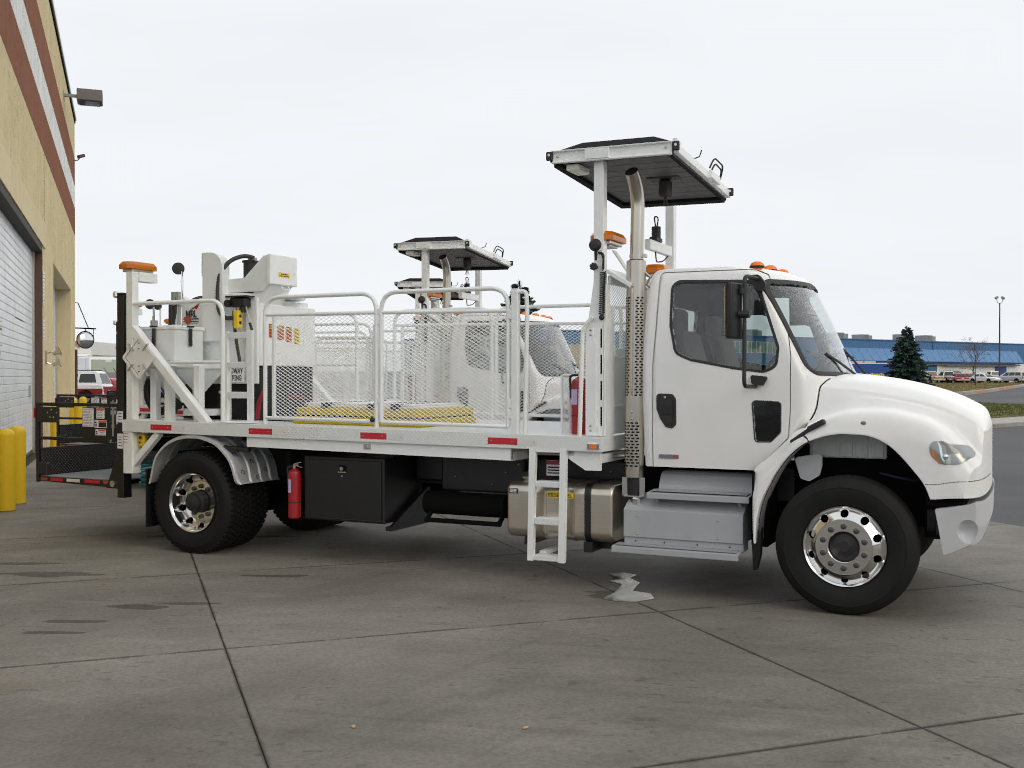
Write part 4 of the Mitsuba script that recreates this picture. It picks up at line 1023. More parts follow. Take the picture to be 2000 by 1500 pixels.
# --- rear frame posts, brace, light bar
for s in (0, 1):
    f = (lambda m: tri(m)) if s == 0 else (lambda m: flipy(m, YC))
    tr.add('rear_post', f(box(-.887, -.797, -.025, .065, 1.362, 2.93, .004)), 'body_paint', False)
    tr.add('rear_post_foot', f(box(-.939, -.809, -.02, .11, .79, 1.232, .005)), 'body_paint', False)
    tr.add('rear_brace', f(beam((-.86, .02, 2.36), (.19, .02, 1.33), .088, .088, up=(0, 1, 0))), 'body_paint', False)
    tr.add('foot_brace', f(beam((-.86, .03, .86), (-.47, .03, 1.23), .07, .07, up=(0, 1, 0))), 'body_paint', False)
    tr.add('inner_post', f(box(-.735, -.655, .16, .24, 1.352, 2.22, .004)), 'body_paint', False)
    if s == 0: tr.add('lamp_bracket', box(-.90, -.78, .066, .32, 2.83, 2.93, .004), 'body_paint', False)
def light_bar(x, y, z, rot=0., own='light_bar'):
    k = tr.hold(own)
    p = rpoly([(-.10, -.05), (-.10, .05), (.10, .05), (.10, -.05)], .001)
    def hexa(a, b, z0, z1, e):
        return man(ext([(-a, -b + e), (-a, b - e), (-a + e, b), (a - e, b), (a, b - e), (a, -b + e), (a - e, -b), (-a + e, -b)], 'z', z0, z1))
    o = hexa(.105, .215, .0, .052, .045).hull() if False else m3.Manifold.batch_hull([hexa(.105, .215, .0, .04, .05), hexa(.085, .185, .04, .075, .05)])
    up = lambda m: move(turn(m, rot), (x, y, z))
    tr.add(k + '/lens', up(o.translate([0, 0, .02])), 'amber_lens', False)
    tr.add(k + '/reflector', up(cat(box(-.06, .06, -.16, -.03, .03, .075, .01), box(-.06, .06, .03, .16, .03, .075, .01), box(-.05, .05, -.02, .02, .03, .08, .005))), 'amber_core', False)
    tr.add(k + '/base', up(cat(box(-.075, .075, -.15, .15, -.012, .019, .006), box(-.05, .05, -.10, .10, -.03, -.011, .005))), 'steel', False)
light_bar(-.90, .16, 2.945)
def pole_mirror(x, y, z0, z1, sz=.065):
    k = tr.hold('convex_mirror')
    tr.add(k + '/stalk', cat(tube([(x, y, z0), (x + .005, y, z1 - .12), (x, y, z1 - .03)], .011, 8), *[tube([(x + .0, y, z), (x, y, z + .02)], .015, 8) for z in np.linspace(z0 + .05, z1 - .15, 4)]), 'chrome')
    d = lathe([(0, -.05), (.035, -.045), (.06, -.02), (.066, .0), (.06, .012), (0, .016)], 'x', 24)
    tr.add(k + '/head', move(scale(turn(d, -50), (sz / .066,) * 3), (x - .03, y - .02, z1)), 'black_plastic')
pole_mirror(-.37, .25, 2.35, 2.965); pole_mirror(-.78, .26, 2.35, 2.60, .055); pole_mirror(.15, .9, 2.75, 2.985, .06)
L1 = tr.add('tail_beacon', box(-.80, -.70, 2.30, 2.42, 2.56, 2.70, .02), 'dull_red', False)
tr.add(L1 + '/base', box(-.78, -.72, 2.32, 2.40, 2.46, 2.56, .006), 'body_paint', False)

# --- placard holder
PH = tr.hold('placard_holder')
def dia(c, r): return [(c[0], c[1] + r * 1.02), (c[0] + r, c[1]), (c[0], c[1] - r * 1.02), (c[0] - r, c[1])]
PC = (-.680, 2.02)
tr.add(PH + '/plate', ext(rpoly(dia(PC, .215), .025), 'y', -.05, -.04), 'board_white', False)
tr.add(PH + '/rim', ext(rpoly(dia(PC, .235), .03).difference(rpoly(dia(PC, .195), .004)), 'y', -.058, -.0505), 'body_paint', False)
tr.add(PH + '/groove', ext(rpoly(dia(PC, .196), .004).difference(rpoly(dia(PC, .190), .004)), 'y', -.0525, -.0502), 'dark', False)
for sx, sz in ((-1, 1), (1, 1), (-1, -1), (1, -1)):
    c = (PC[0] + sx * .105, PC[1] + sz * .107)
    tr.add(PH + '/clip', beam((c[0] - sx * .035, -.062, c[1] - sz * .035), (c[0] + sx * .035, -.062, c[1] + sz * .035), .012, .03, up=(0, 1, 0), c=.003), 'steel', False)
tr.add(PH + '/rivet', cat(*[box(PC[0] - .012, PC[0] + .012, -.053, -.0505, PC[1] + z - .005, PC[1] + z + .005, .001) for z in (.15, .09, -.09, -.15)]), 'ink', False)

# --- bead hopper on its stand
HX0, HX1, HY0, HY1 = -.86, -.365, .14, .57
HP = tr.hold('hopper')
tr.add(HP + '/bin', box(HX0, HX1, HY0, HY1, 1.985, 2.315, .006), 'cool_paint', False)
tr.add(HP + '/lid', cat(box(HX0 - .012, HX1 + .012, HY0 - .012, HY1 + .012, 2.316, 2.352, .006), box(HX0 + .08, HX1 - .08, HY0 + .1, HY1 - .1, 2.352, 2.37, .006)), 'body_paint', False)
tr.add(HP + '/funnel', loft(np.array([[(a, b, z) for a, b in ((-.61 - w, .355 - d), (-.61 + w, .355 - d), (-.61 + w, .355 + d), (-.61 - w, .355 + d))] for w, d, z in ((.247, .215, 1.984), (.247, .215, 1.93), (.05, .05, 1.66))]), False, True), 'cool_paint', False)
tr.add(HP + '/outlet', cat(cyl((-.60, .35, 1.70), (-.50, .30, 1.54), .045, 16), cyl((-.53, .315, 1.585), (-.545, .32, 1.60), .06, 16)), 'grey_paint', smooth=35)
for x, face in ((-.64, 'y'), (None, 'x')):
    if face == 'y': tr.add(HP + '/latch', cat(box(x - .022, x + .022, HY0 - .03, HY0 - .013, 2.14, 2.33, .006), box(x - .05, x + .05, HY0 - .035, HY0 - .012, 2.345, 2.36, .005)), 'black_plastic', False)
    else: tr.add(HP + '/latch', cat(box(HX1 + .013, HX1 + .03, .33, .374, 2.14, 2.33, .006), box(HX1 + .012, HX1 + .035, .30, .40, 2.345, 2.36, .005)), 'black_plastic', False)
for x, y in ((-.42, .125), (-.02, .125), (-.42, .54), (-.02, .54)):
    tr.add(HP + '/leg', box(x - .04, x + .04, y - .04, y + .04, 1.352, 1.935, .004), 'body_paint', False)
tr.add(HP + '/stand_rail', cat(box(-.378, -.062, .086, .164, 1.925, 1.978, .004), box(-.06, .02, .166, .498, 1.90, 1.978, .004), box(-.378, -.062, .50, .578, 1.90, 1.978, .004)), 'body_paint', False)
tr.add(HP + '/tray', box(-.40, -.03, .17, .50, 1.90, 1.922, .004), 'cool_paint', False)
tr.add(HP + '/tray_funnel', loft(np.array([[(a, b, z) for a, b in ((-.2 - w, .33 - d), (-.2 + w, .33 - d), (-.2 + w, .33 + d), (-.2 - w, .33 + d))] for w, d, z in ((.17, .16, 1.899), (.17, .16, 1.86), (.03, .03, 1.64))]), False, True), 'cool_paint', False)
HS = tr.hold('bead_hoses')
a = np.linspace(2.4, 5.6, 24)
tr.add(HS + '/hose', tube([(-.82 + .19 * math.cos(q) + .10, .30, 1.66 + .21 * math.sin(q)) for q in a], .042, 14), 'black_plastic')
tr.add(HS + '/hose', tube([(-.86, .42, 1.86), (-.80, .40, 1.74), (-.73, .38, 1.66), (-.64, .35, 1.56)], .034, 12), 'blue_hose')
tr.add(HS + '/hose', tube([(-.62, .40, 1.80), (-.68, .40, 1.70), (-.70, .38, 1.58)], .03, 10), 'black_plastic')
tr.add(HS + '/coupling', cat(cyl((-.60, .33, 1.57), (-.47, .27, 1.50), .07, 18), cyl((-.64, .34, 1.60), (-.60, .33, 1.57), .055, 18)), 'black_plastic', smooth=35)
tr.add(HS + '/coupling_band', cyl((-.545, .305, 1.5405), (-.525, .296, 1.531), .0725, 18), 'teal_hose', smooth=35)
tr.add('deck_step', cat(box(-.66, -.10, .30, 1.9, 1.40, 1.47, .005), box(-.66, -.10, 1.1, 1.9, 1.47, 1.53, .005)), 'body_paint', False)
tr.add('deck_step_reflector', box(-.62, -.40, .296, .2995, 1.415, 1.455, .001), 'red_reflect', False)

# --- enclosure with the kettle, chute and hydraulics
EX0, EX1, EY0, EY1 = -.84, .215, .66, 1.66
EN_ = tr.hold('kettle_housing')
fpz = rpoly([(EX0, EY0), (EX1, EY0), (EX1, EY1), (EX0, EY1)], .001)
tr.add(EN_ + '/base', box(EX0 + .05, EX1 - .03, EY0 + .05, EY1 - .03, 1.345, 1.739, .01), 'black_paint', False)
tr.add(EN_ + '/base_block', box(EX1 - .03, EX1 + .09, EY0 + .05, EY1 - .02, 1.345, 1.93, .01), 'black_paint', False)
tr.add(EN_ + '/skid', box(EX1 - .02, EX1 + .75, EY0 + .05, EY1 + .02, 1.343, 1.375, .004), 'black_paint', False)
# body: round towards the right
c0 = np.array([(EX0, EY0), (EX0 + .42, EY0)])
bodyp = Polygon([(EX0, EY0 + .02), (EX0 + .35, EY0), (EX0 + .62, EY0 - .012), (EX0 + .86, EY0 + .0), (EX1, EY0 + .03), (EX1, EY1), (EX0, EY1)])
tr.add(EN_ + '/body', ext(bodyp, 'z', 1.74, 2.665), 'cool_paint', False)
tr.add(EN_ + '/front_panel', box(EX1 + .001, EX1 + .105, EY0 + .02, EY1, 1.935, 2.60, .006), 'body_paint', False)
tr.add(EN_ + '/corner_strip', box(EX1 - .06, EX1 + .10, EY0 - .02, EY0 + .018, 1.742, 2.66, .006), 'body_paint', False)
ri = [(x, z) for x in (EX0 + .42, EX0 + .47, EX0 + .62, EX1 - .09) for z in np.arange(1.80, 2.62, .10)]
tr.add(EN_ + '/rivets', cat(*[ball((x, EY0 - .013 + .012 * abs(x - EX0 - .62), z), .008, 1) for x, z in ri]), 'cool_paint', kind='stuff')
tr.add(EN_ + '/lid', lathe([(0, .03), (.40, .03), (.50, .022), (.525, .012), (.525, -.012), (0, -.012)], 'z', 48, (-.10, 1.16, 2.70)), 'body_paint', smooth=30)
# the tall belt guard with its rounded top
gd = [(-.405, 2.60), (-.405, 3.17)] + [(-.30 + .17 * math.sin(a) - .0, 3.00 + .17 * math.cos(a)) for a in np.linspace(0, 1.57, 9)] + [(-.13, 2.60)]
G_ = tr.add(EN_ + '/belt_guard', ext(gd, 'y', .60, .72), 'cool_paint', smooth=25)
tr.add(EN_ + '/belt_guard', box(-.415, -.12, .605, .66, 2.20, 2.60, .004), 'cool_paint', False)
tr.add(EN_ + '/cable_box', cat(box(-.43, -.408, .615, .70, 2.92, 3.17, .004), box(-.455, -.431, .64, .69, 2.96, 3.06, .004)), 'grey_paint', False)
tr.add(EN_ + '/conduit', cat(box(-.90, -.845, .60, .66, 2.36, 2.66, .006), tube([(-.80, .62, 2.70), (-.80, .61, 2.52), (-.83, .61, 2.40), (-.83, .61, 2.33)], .013, 8)), 'hose', smooth=30)
tr.add(EN_ + '/conduit_box', cat(box(-.86, -.80, .60, .68, 2.61, 2.76, .004), box(-.80, -.76, .61, .68, 2.66, 2.76, .004)), 'grey_paint', False)
CH = tr.hold('loading_chute')
tr.add(CH + '/side', ext([(-.16, 2.73), (-.16, 2.875), (.10, 2.885), (.365, 3.115), (.44, 3.115), (.44, 2.81), (.33, 2.735)], 'y', .69, 1.10), 'cool_paint', False)
tr.add(CH + '/door', box(.425, .475, .665, 1.125, 2.805, 3.125, .008), 'body_paint', False)
tr.add(CH + '/throat', ext([(.20, 2.60), (.20, 2.735), (.43, 2.80), (.30, 2.60)], 'y', .72, 1.08), 'body_paint', False)
tr.add(CH + '/handle', tube(fillet([(.47, .85, 2.80), (.49, .85, 2.755), (.49, .97, 2.755), (.47, .97, 2.80)], .012, 4), .006, 6), 'body_paint')
k = tr.add(CH + '/sticker', box(.4755, .477, .80, .985, 2.885, 2.94, 0), 'yellow_label', False)
tr.add(k + '_print' if False else CH + '/sticker_print', cat(*[box(.4772, .4782, y, y + w, z, z + .009, 0) for z, row in ((2.918, [(.84, .02), (.865, .03), (.90, .05)]), (2.898, [(.81, .05), (.865, .02), (.89, .08)])) for y, w in row]), 'ink', False)
HY = tr.hold('hydraulic_motor')
tr.add(HY + '/motor', cat(cyl((-.03, .95, 2.80), (-.03, .95, 3.08), .078, 20), cyl((-.03, .95, 3.08), (-.03, .95, 3.10), .092, 20)), 'black_plastic', smooth=35)
tr.add(HY + '/fitting', cat(cyl((-.02, .92, 3.115), (.10, .88, 3.105), .018, 10), cyl((-.03, .95, 3.10), (-.03, .95, 3.13), .03, 12)), 'steel')
tr.add(HY + '/hose', tube(cmr([(.06, .90, 3.12), (-.01, .84, 3.14), (-.075, .74, 3.105), (-.135, .66, 3.02), (-.18, .61, 2.88), (-.19, .60, 2.72), (-.17, .59, 2.56), (-.11, .58, 2.475), (-.02, .57, 2.445), (.07, .57, 2.45)], 70), .023, 12), 'hose')
tr.add(HY + '/hose', tube(fillet([(.05, .58, 2.52), (.06, .57, 2.40), (.10, .57, 2.15), (.14, .57, 1.98)], .1, 6), .018, 10), 'hose')
tr.add(HY + '/hose_clip', cat(*[cyl((-.178, .60, z), (-.176, .60, z + .015), .032, 12) for z in (2.62,)]), 'steel')
tr.add(HY + '/valve', cat(box(.03, .24, .53, .64, 2.56, 2.66, .012), box(-.0, .28, .50, .65, 2.665, 2.68, .003), cyl((.02, .56, 2.60), (.02, .50, 2.60), .04, 12), cyl((.20, .55, 2.56), (.20, .55, 2.50), .04, 12)), 'black_paint', smooth=35)
tr.add(HY + '/couplers', cat(*[cyl((x, .575, 2.56), (x, .575, z), .018, 10) for x, z in ((.07, 2.42), (.12, 2.38), (.15, 2.46))], cyl((.125, .575, 2.38), (.125, .575, 2.22), .014, 8)), 'steel', smooth=35)
tr.add(HY + '/lever', tube([(.25, .54, 2.56), (.29, .52, 2.47), (.325, .51, 2.38)], .007, 6), 'steel')
tr.add(HY + '/lever_grip', cyl((.325, .51, 2.385), (.36, .50, 2.31), .014, 10), 'black_plastic')
CB = tr.add('control_box', box(.145, .20, .46, .545, 2.33, 2.52, .006), 'yellow', False)
tr.add(CB + '/button', cat(*[cyl((.2005, .505, z), (.206, .505, z), .017, 12) for z in (2.46, 2.39)]), 'ink', smooth=30)
LB = .825
for i, (y0, y1, z0, z1, m) in enumerate([(LB, LB + .115, 2.345, 2.39, 'brown_ink'), (LB + .145, LB + .26, 2.345, 2.38, 'brown_ink'), (LB + .29, LB + .40, 2.345, 2.37, 'brown_ink'), (LB, LB + .115, 2.24, 2.342, 'orange_ink'), (LB + .145, LB + .26, 2.22, 2.342, 'orange_ink'), (LB + .29, LB + .40, 2.20, 2.342, 'orange_ink'), (LB + .43, LB + .54, 2.18, 2.36, 'yellow_label')]):
    tr.add(EN_ + '/caution_label', box(EX1 + .1055, EX1 + .107, y0, y1, z0, z1, 0), m, False)
    tr.add(EN_ + '/caution_print', cat(*[box(EX1 + .1072, EX1 + .108, y0 + .012, y1 - .012 - .02 * (j % 2), z, z + .006, 0) for j, z in enumerate(np.arange(z0 + .008, z1 - .006, .016))]), 'yellow_label' if m == 'brown_ink' else 'ink', False)
LG = tr.hold('maker_logo')
lx, lz, ly = -.70, 2.475, EY0 - .001
tr.add(LG + '/letters', text('MRL', .075, 'y', (lx, ly + .001, lz), .003, True, .155), 'ink', False)
tr.add(LG + '/arrow', ext([(lx + .02, lz + .055), (lx + .20, lz + .155), (lx + .165, lz + .085), (lx + .13, lz + .10)], 'y', ly - .004, ly - .001), 'red_gloss', False)
tr.add(LG + '/star', ext([(lx - .02, lz - .0), (lx + .045, lz + .03), (lx + .075, lz - .03), (lx + .03, lz - .09), (lx + .0, lz - .055)], 'y', ly - .005, ly - .002), 'dull_red', False)
tr.add(LG + '/stripe', cat(box(lx - .03, lx + .19, ly - .003, ly - .0, lz - .025, lz - .012, 0), box(lx - .03, lx + .19, ly - .003, ly, lz - .05, lz - .041, 0), box(lx + .05, lx + .19, ly - .003, ly, lz - .067, lz - .062, 0)), 'ink', False)

# --- step ladder on the deck with the name plate behind it
DL = tr.hold('deck_ladder')
for x0, x1 in ((.325, .375), (.625, .69)): tr.add(DL + '/rail', box(x0, x1, .10, .14, 1.36, 2.275 if x0 < .5 else 2.285, .004), 'body_paint', False)
for z in (2.235, 1.935, 1.63): tr.add(DL + '/rung', box(.376, .624, .10, .17, z - .032, z + .032, .004), 'tread_white', False)
tr.add(DL + '/foot', box(.30, .70, .02, .20, 1.349, 1.362, .002), 'body_paint', False)
NP = tr.add('name_plate', box(-.17, .185, .58, .59, 1.755, 1.93, .002), 'board_white', False)
tr.add(NP + '/lettering', cat(text('ROADWAY', .056, 'y', (-.105, .5795, 1.852), .002, True, .272), text('STRIPING', .056, 'y', (-.10, .5795, 1.776), .002, True, .25)), 'ink', False)
tr.add('bleed_valve', cat(box(.33, .40, .02, .04, 1.655, 1.675, .004), cyl((.36, .03, 1.66), (.36, .0, 1.66), .012, 8)), 'steel', False)
tr.add('red_hose', tube([(.60, .30, 1.38), (.60, .30, 1.45), (.62, .30, 1.56), (.68, .30, 1.66)], .022, 8), 'red_gloss')
tr.add('red_hose', tube([(.75, .60, 1.60), (.84, .60, 1.615), (.95, .6, 1.60)], .012, 8), 'red_gloss')

# --- rails and gates round the deck
def rail(path, pts, r=.020, rad=.13): return tr.add(path, tube(fillet(pts, rad, 8), r, 12), 'body_paint')
for s in (0, 1):
    y = -.0 if s == 0 else 2 * YC
    f = (lambda m: tri(m)) if s == 0 else (lambda m: flipy(m, YC))
    R = tr.hold('rear_handrail')
    tr.add(R + '/tube', f(tube(fillet([(-.80, 0, 2.588), (.405, 0, 2.588), (.405, 0, 1.36)], .17, 8), .022, 12)), 'body_paint')
    tr.add(R + '/mid_tube', f(cyl((-.28, .0, 1.965), (.40, .0, 1.965), .018, 12)), 'body_paint')
    G1_ = tr.hold('gate')
    tr.add(G1_ + '/frame', f(tube(fillet([(.94, 0, 1.35), (.94, 0, 2.595), (2.243, 0, 2.595), (2.243, 0, 1.335)], .18, 8), .021, 12)), 'body_paint')
    for m_ in (cyl((.94, 0, 2.425), (2.243, 0, 2.415), .018, 12), cyl((.94, 0, 1.412), (2.243, 0, 1.398), .018, 12), box(1.03, 1.065, -.012, .012, 1.42, 2.41, .003)): tr.add(G1_ + '/bar', f(m_), 'body_paint', smooth=35)
    tr.add(G1_ + '/mesh_panel', f(mesh_y(1.066, 2.224, 1.425, 2.40, .0)), 'body_paint', False)
    G2_ = tr.hold('gate')
    tr.add(G2_ + '/frame', f(tube(fillet([(2.296, 0, 1.395), (2.296, 0, 2.600), (3.610, 0, 2.595), (3.610, 0, 1.375)], .18, 8), .021, 12)), 'body_paint')
    for m_ in (cyl((2.296, 0, 2.412), (3.61, 0, 2.395), .018, 12), cyl((2.296, 0, 1.392), (3.61, 0, 1.378), .018, 12)): tr.add(G2_ + '/bar', f(m_), 'body_paint', smooth=35)
    tr.add(G2_ + '/mesh_panel', f(mesh_y(2.316, 3.592, 1.405, 2.382, .0)), 'body_paint', False)
    for z in (2.36, 1.58, 1.49): tr.add(G2_ + '/hinge', f(cat(box(3.612, 3.648, -.024, .012, z - .04, z + .04, .004))), 'body_paint', False)
    for z in (2.33, 2.42, 1.6): tr.add(G1_ + '/hinge', f(box(2.255, 2.285, -.018, .012, z - .03, z + .03, .004)), 'body_paint', False)
    tr.add('gate_post', f(box(3.650, 3.712, -.028, .034, 1.31, 2.583, .004)), 'body_paint', False)
    R = tr.hold('entry_handrail')
    tr.add(R + '/tube', f(tube(fillet([(3.70, 0, 2.555), (3.785, 0, 2.56), (3.795, 0, 2.38), (3.772, 0, 1.312)], .10, 7), .019, 12)), 'body_paint')
    R = tr.hold('entry_handrail')
    tr.add(R + '/tube', f(tube(fillet([(4.285, -.0, 1.312), (4.312, -.0, 2.22), (4.40, .0, 2.32)], .10, 7), .019, 12)), 'body_paint')
    if s == 1:
        tr.add('side_rail_panel', f(mesh_y(3.80, 4.30, 1.45, 2.38, .0)), 'body_paint', False)
        for m_ in (cyl((3.70, 0, 2.39), (4.40, 0, 2.385), .018, 10), cyl((3.72, 0, 2.56), (4.40, 0, 2.55), .018, 10), box(3.80, 4.30, -.01, .01, 1.40, 1.445, .003)): tr.add(R + '/bar', f(m_), 'body_paint', smooth=35)
k = tr.add('gate_latch', cat(ball((2.215, -.03, 1.415), .024, 2), cyl((2.215, -.03, 1.415), (2.23, .0, 1.415), .01, 8)), 'black_plastic')
# extinguisher cage
tr.add('cage', cat(mesh_y(4.03, 4.27, 1.31, 1.82, .40), mesh_x(.22, .40, 1.31, 1.82, 4.035, lu=.05, lw=.03), beam((4.03, .215, 1.30), (4.03, .215, 1.83), .02), beam((4.03, .40, 1.30), (4.03, .40, 1.83), .02), beam((4.03, .215, 1.82), (4.03, .40, 1.82), .02), beam((3.98, .36, 1.83), (4.28, .36, 1.83), .05, .02)), 'body_paint', False)

# --- bulkhead behind the cab, board posts
BH = tr.hold('bulkhead')
for s in (0, 1):
    f = (lambda m: tri(m)) if s == 0 else (lambda m: flipy(m, YC))
    tr.add(BH + '/post', f(ext([(4.345, 1.312), (4.345, 2.255), (4.40, 2.62), (4.405, 2.88), (4.475, 2.88), (4.475, 1.312)], 'y', .03, .11)), 'body_paint', False)
    tr.add(BH + '/cover', f(ext([(4.332, 1.32), (4.332, 2.26), (4.40, 2.26), (4.40, 2.12), (4.425, 2.12), (4.425, 1.40), (4.46, 1.40), (4.46, 1.32)], 'y', .017, .029)), 'body_paint', False)
    tr.add(BH + '/bolt', f(cat(*[ball((4.378, .016, z), .011, 1) for z in (2.17, 2.21, 1.36, 1.40)])), 'bolt')
    tr.add(BH + '/side_plate', f(ext([(.05, 1.315), (.25, 1.315), (.25, 2.22), (.155, 2.44), (.155, 2.60), (.05, 2.60)], 'x', 4.48, 4.50)), 'body_paint', False)
    tr.add(BH + '/slots', f(cat(*[box(4.477, 4.4795, .058, .066, z, z + .16, 0) for z in (1.50, 1.72, 1.94, 2.16)] + [box(4.462, 4.476, .028, .0295, z, z + .16, 0) for z in (1.40, 1.62, 1.84, 2.06)])), 'dark', False)
    tr.add('board_post', f(box(4.357, 4.446, .14, .23, 1.32, 3.71, .004)), 'body_paint', False)
tr.add(BH + '/sheet', box(4.482, 4.496, .255, 2 * YC - .255, 1.32, 1.98, .003), 'cool_paint', False)
tr.add(BH + '/rail', cat(box(4.475, 4.51, .255, 2 * YC - .255, 1.985, 2.06, .004), box(4.475, 4.51, .16, 2 * YC - .16, 2.605, 2.68, .004)), 'body_paint', False)
tr.add(BH + '/mesh_panel', mesh_x(.16, 2 * YC - .16, 2.06, 2.61, 4.49, lu=.05, lw=.03), 'body_paint', False)
tr.add(BH + '/visor', ext([(4.44, 2.72), (4.47, 2.74), (4.70, 2.60), (4.69, 2.57)], 'y', .12, 2 * YC - .12), 'body_paint', False)
tr.add(BH + '/sheet_line', box(4.497, 4.505, .255, 2 * YC - .255, 1.55, 1.57, .002), 'body_paint', False)
tr.add(BH + '/knob', cat(cyl((4.425, .03, 2.74), (4.425, -.03, 2.74), .016, 10), *[turn(box(4.392, 4.458, -.05, -.03, 2.728, 2.752, .006), a, 'y', (4.425, 0, 2.74)) for a in (20, 80, 140)]), 'black_plastic', smooth=40)
tr.add(BH + '/lamp_arm', beam((4.44, .42, 2.92), (4.62, .42, 2.66), .10, .012, up=(1, 0, 1)), 'cool_paint', False)
light_bar(4.41, .36, 2.97)
light_bar(4.66, 1.0, 2.735)
k = tr.hold('convex_mirror')
tr.add(k + '/head', move(turn(lathe([(0, -.04), (.032, -.036), (.050, -.016), (.054, .0), (.050, .012), (0, .016)], 'x', 24), 100), (4.425, .0, 2.925)), 'black_plastic')
tr.add(k + '/stalk', cat(tube([(4.42, .03, 2.88), (4.42, .04, 2.80)], .014, 8), tube(fillet([(4.45, .02, 2.86), (4.50, .0, 2.85), (4.49, .02, 2.72)], .05), .010, 8)), 'black_plastic')
h = np.linspace(0, 1, 240)
tr.add('coiled_cord', cat(tube(np.column_stack([4.488 - .012 * h + .022 * np.cos(h * 2 * np.pi * 21), .02 + .022 * np.sin(h * 2 * np.pi * 21), 2.70 - .36 * h]), .0055, 5), ball((4.476, .02, 2.315), .024, 2), tube([(4.47, .02, 2.86), (4.495, .02, 2.78), (4.485, .02, 2.70)], .006, 5)), 'black_plastic')

# --- arrow board stowed flat on its posts
AB = tr.hold('arrow_board')
def tilt(m):
    v, f = tri(m); v = v.copy(); v[:, 2] = v[:, 2] - .065 * (v[:, 1] - .1) - .014 * (v[:, 0] - 4.0); return v, f
bx0, bx1, by0, by1 = 3.99, 5.062, .09, 1.84
tr.add(AB + '/near_beam', tilt(cat(box(bx0, bx1, by0 + .01, by0 + .016, 3.66, 3.768, .002), box(bx0, bx1, by0 - .02, by0 + .0095, 3.66, 3.668, .002), box(bx0, bx1, by0 - .02, by0 + .0095, 3.76, 3.768, .002), box(4.30, 4.52, by0 - .022, by0 + .009, 3.672, 3.758, .003))), 'body_paint', False)
tr.add(AB + '/near_beam_ends', tilt(cat(*[ball((x, by0 + .006, 3.72), .012, 1) for x in (4.04, 5.01)])), 'steel')
tr.add(AB + '/pivot_bolt', ball((4.40, .136, 3.70), .019, 1), 'bolt')
tr.add(AB + '/side_beam', tilt(cat(box(bx1 + .001, bx1 + .05, by0 + .05, by1, 3.68, 3.75, .004), box(bx1 + .002, bx1 + .04, by0 + .02, by0 + .16, 3.751, 3.80, .004), box(bx1 + .051, bx1 + .08, 1.05, 1.35, 3.69, 3.76, .004))), 'body_paint', False)
tr.add(AB + '/far_beam', tilt(cat(box(bx0, bx1, by1 + .002, by1 + .03, 3.66, 3.76, .004), box(bx0 - .03, bx0 - .001, by0 + .02, by1, 3.68, 3.75, .004))), 'matt_black', False)
tr.add(AB + '/face', tilt(box(bx0 + .004, bx1 - .004, by0 + .02, by1 - .002, 3.675, 3.70, .003)), 'badge', False)
def cells(y0, y1, n, x0, x1, m):
    return tilt(cat(*[box(x0 + (x1 - x0) * i / m + .006, x0 + (x1 - x0) * (i + 1) / m - .006, y0 + (y1 - y0) * j / n + .006, y0 + (y1 - y0) * (j + 1) / n - .006, 3.668, 3.6745, .002) for i in range(m) for j in range(n)]))
for j in range(9): tr.add(AB + '/face_panel', tilt(box(bx0 + .05, bx1 - .05, by0 + .06 + .185 * j, by0 + .235 + .185 * j, 3.668, 3.6745, .002)), 'board_face', False)
tr.add(AB + '/edge_strip', tilt(cat(box(bx0 + .004, bx0 + .075, by0 + .03, by1 - .01, 3.635, 3.6745, .003), box(bx0 + .076, bx1 - .004, by1 - .13, by1 - .004, 3.635, 3.6675, .003), box(bx1 - .02, bx1 - .004, by0 + .03, by1 - .14, 3.645, 3.6675, .003))), 'matt_black', False)
tr.add(AB + '/hood', tilt(loft(np.array([[(4.02, .105, 3.769), (5.07, .105, 3.769), (5.07, 1.86, 3.769), (4.02, 1.86, 3.769)], [(4.215, .24, 3.865), (4.86, .24, 3.865), (4.86, 1.7, 3.865), (4.215, 1.7, 3.865)]]), False, True)), 'matt_black', False)
tr.add(AB + '/body', tilt(box(bx0 + .01, bx1 - .01, by0 + .02, by1 - .01, 3.701, 3.767, .003)), 'matt_black', False)
for x, y in ((3.965, .09), (5.10, .09), (5.12, 1.80)):
    k = tr.add(AB + '/corner_lug', tilt(box(x - .03, x + .03, y - .012, y + .012, 3.69, 3.765, .008)), 'black_plastic', False)
    tr.add(AB + '/lug_eye', tilt(cyl((x, y - .013, 3.735), (x, y - .0155, 3.735), .012, 10)), 'board_white', False)
for m_ in (tube(fillet([(5.12, 1.05, 3.70), (5.15, 1.10, 3.80), (5.16, 1.38, 3.77), (5.12, 1.42, 3.66)], .06), .008, 6), tube(fillet([(5.12, 1.12, 3.69), (5.14, 1.16, 3.76), (5.15, 1.36, 3.73), (5.12, 1.40, 3.65)], .06), .008, 6), tube([(5.07, .70, 3.72), (5.12, .72, 3.74), (5.13, .75, 3.80)], .006, 6)): tr.add(AB + '/cable', m_, 'black_plastic')
tr.add(AB + '/driver_box', cat(box(4.10, 4.22, .14, .40, 3.60, 3.655, .008)), 'board_white', False)
tr.add(AB + '/latch', cat(box(4.70, 4.80, .85, .97, 3.44, 3.60, .02), tube([(4.75, .9, 3.44), (4.73, .9, 3.36), (4.77, .9, 3.36), (4.76, .9, 3.44)], .007, 6), box(4.60, 4.90, .80, 1.02, 3.60, 3.64, .006)), 'black_plastic', False)
tr.add('post_tie', box(4.37, 4.43, 1.45, 2.148, 3.05, 3.148, .004), 'body_paint', False)
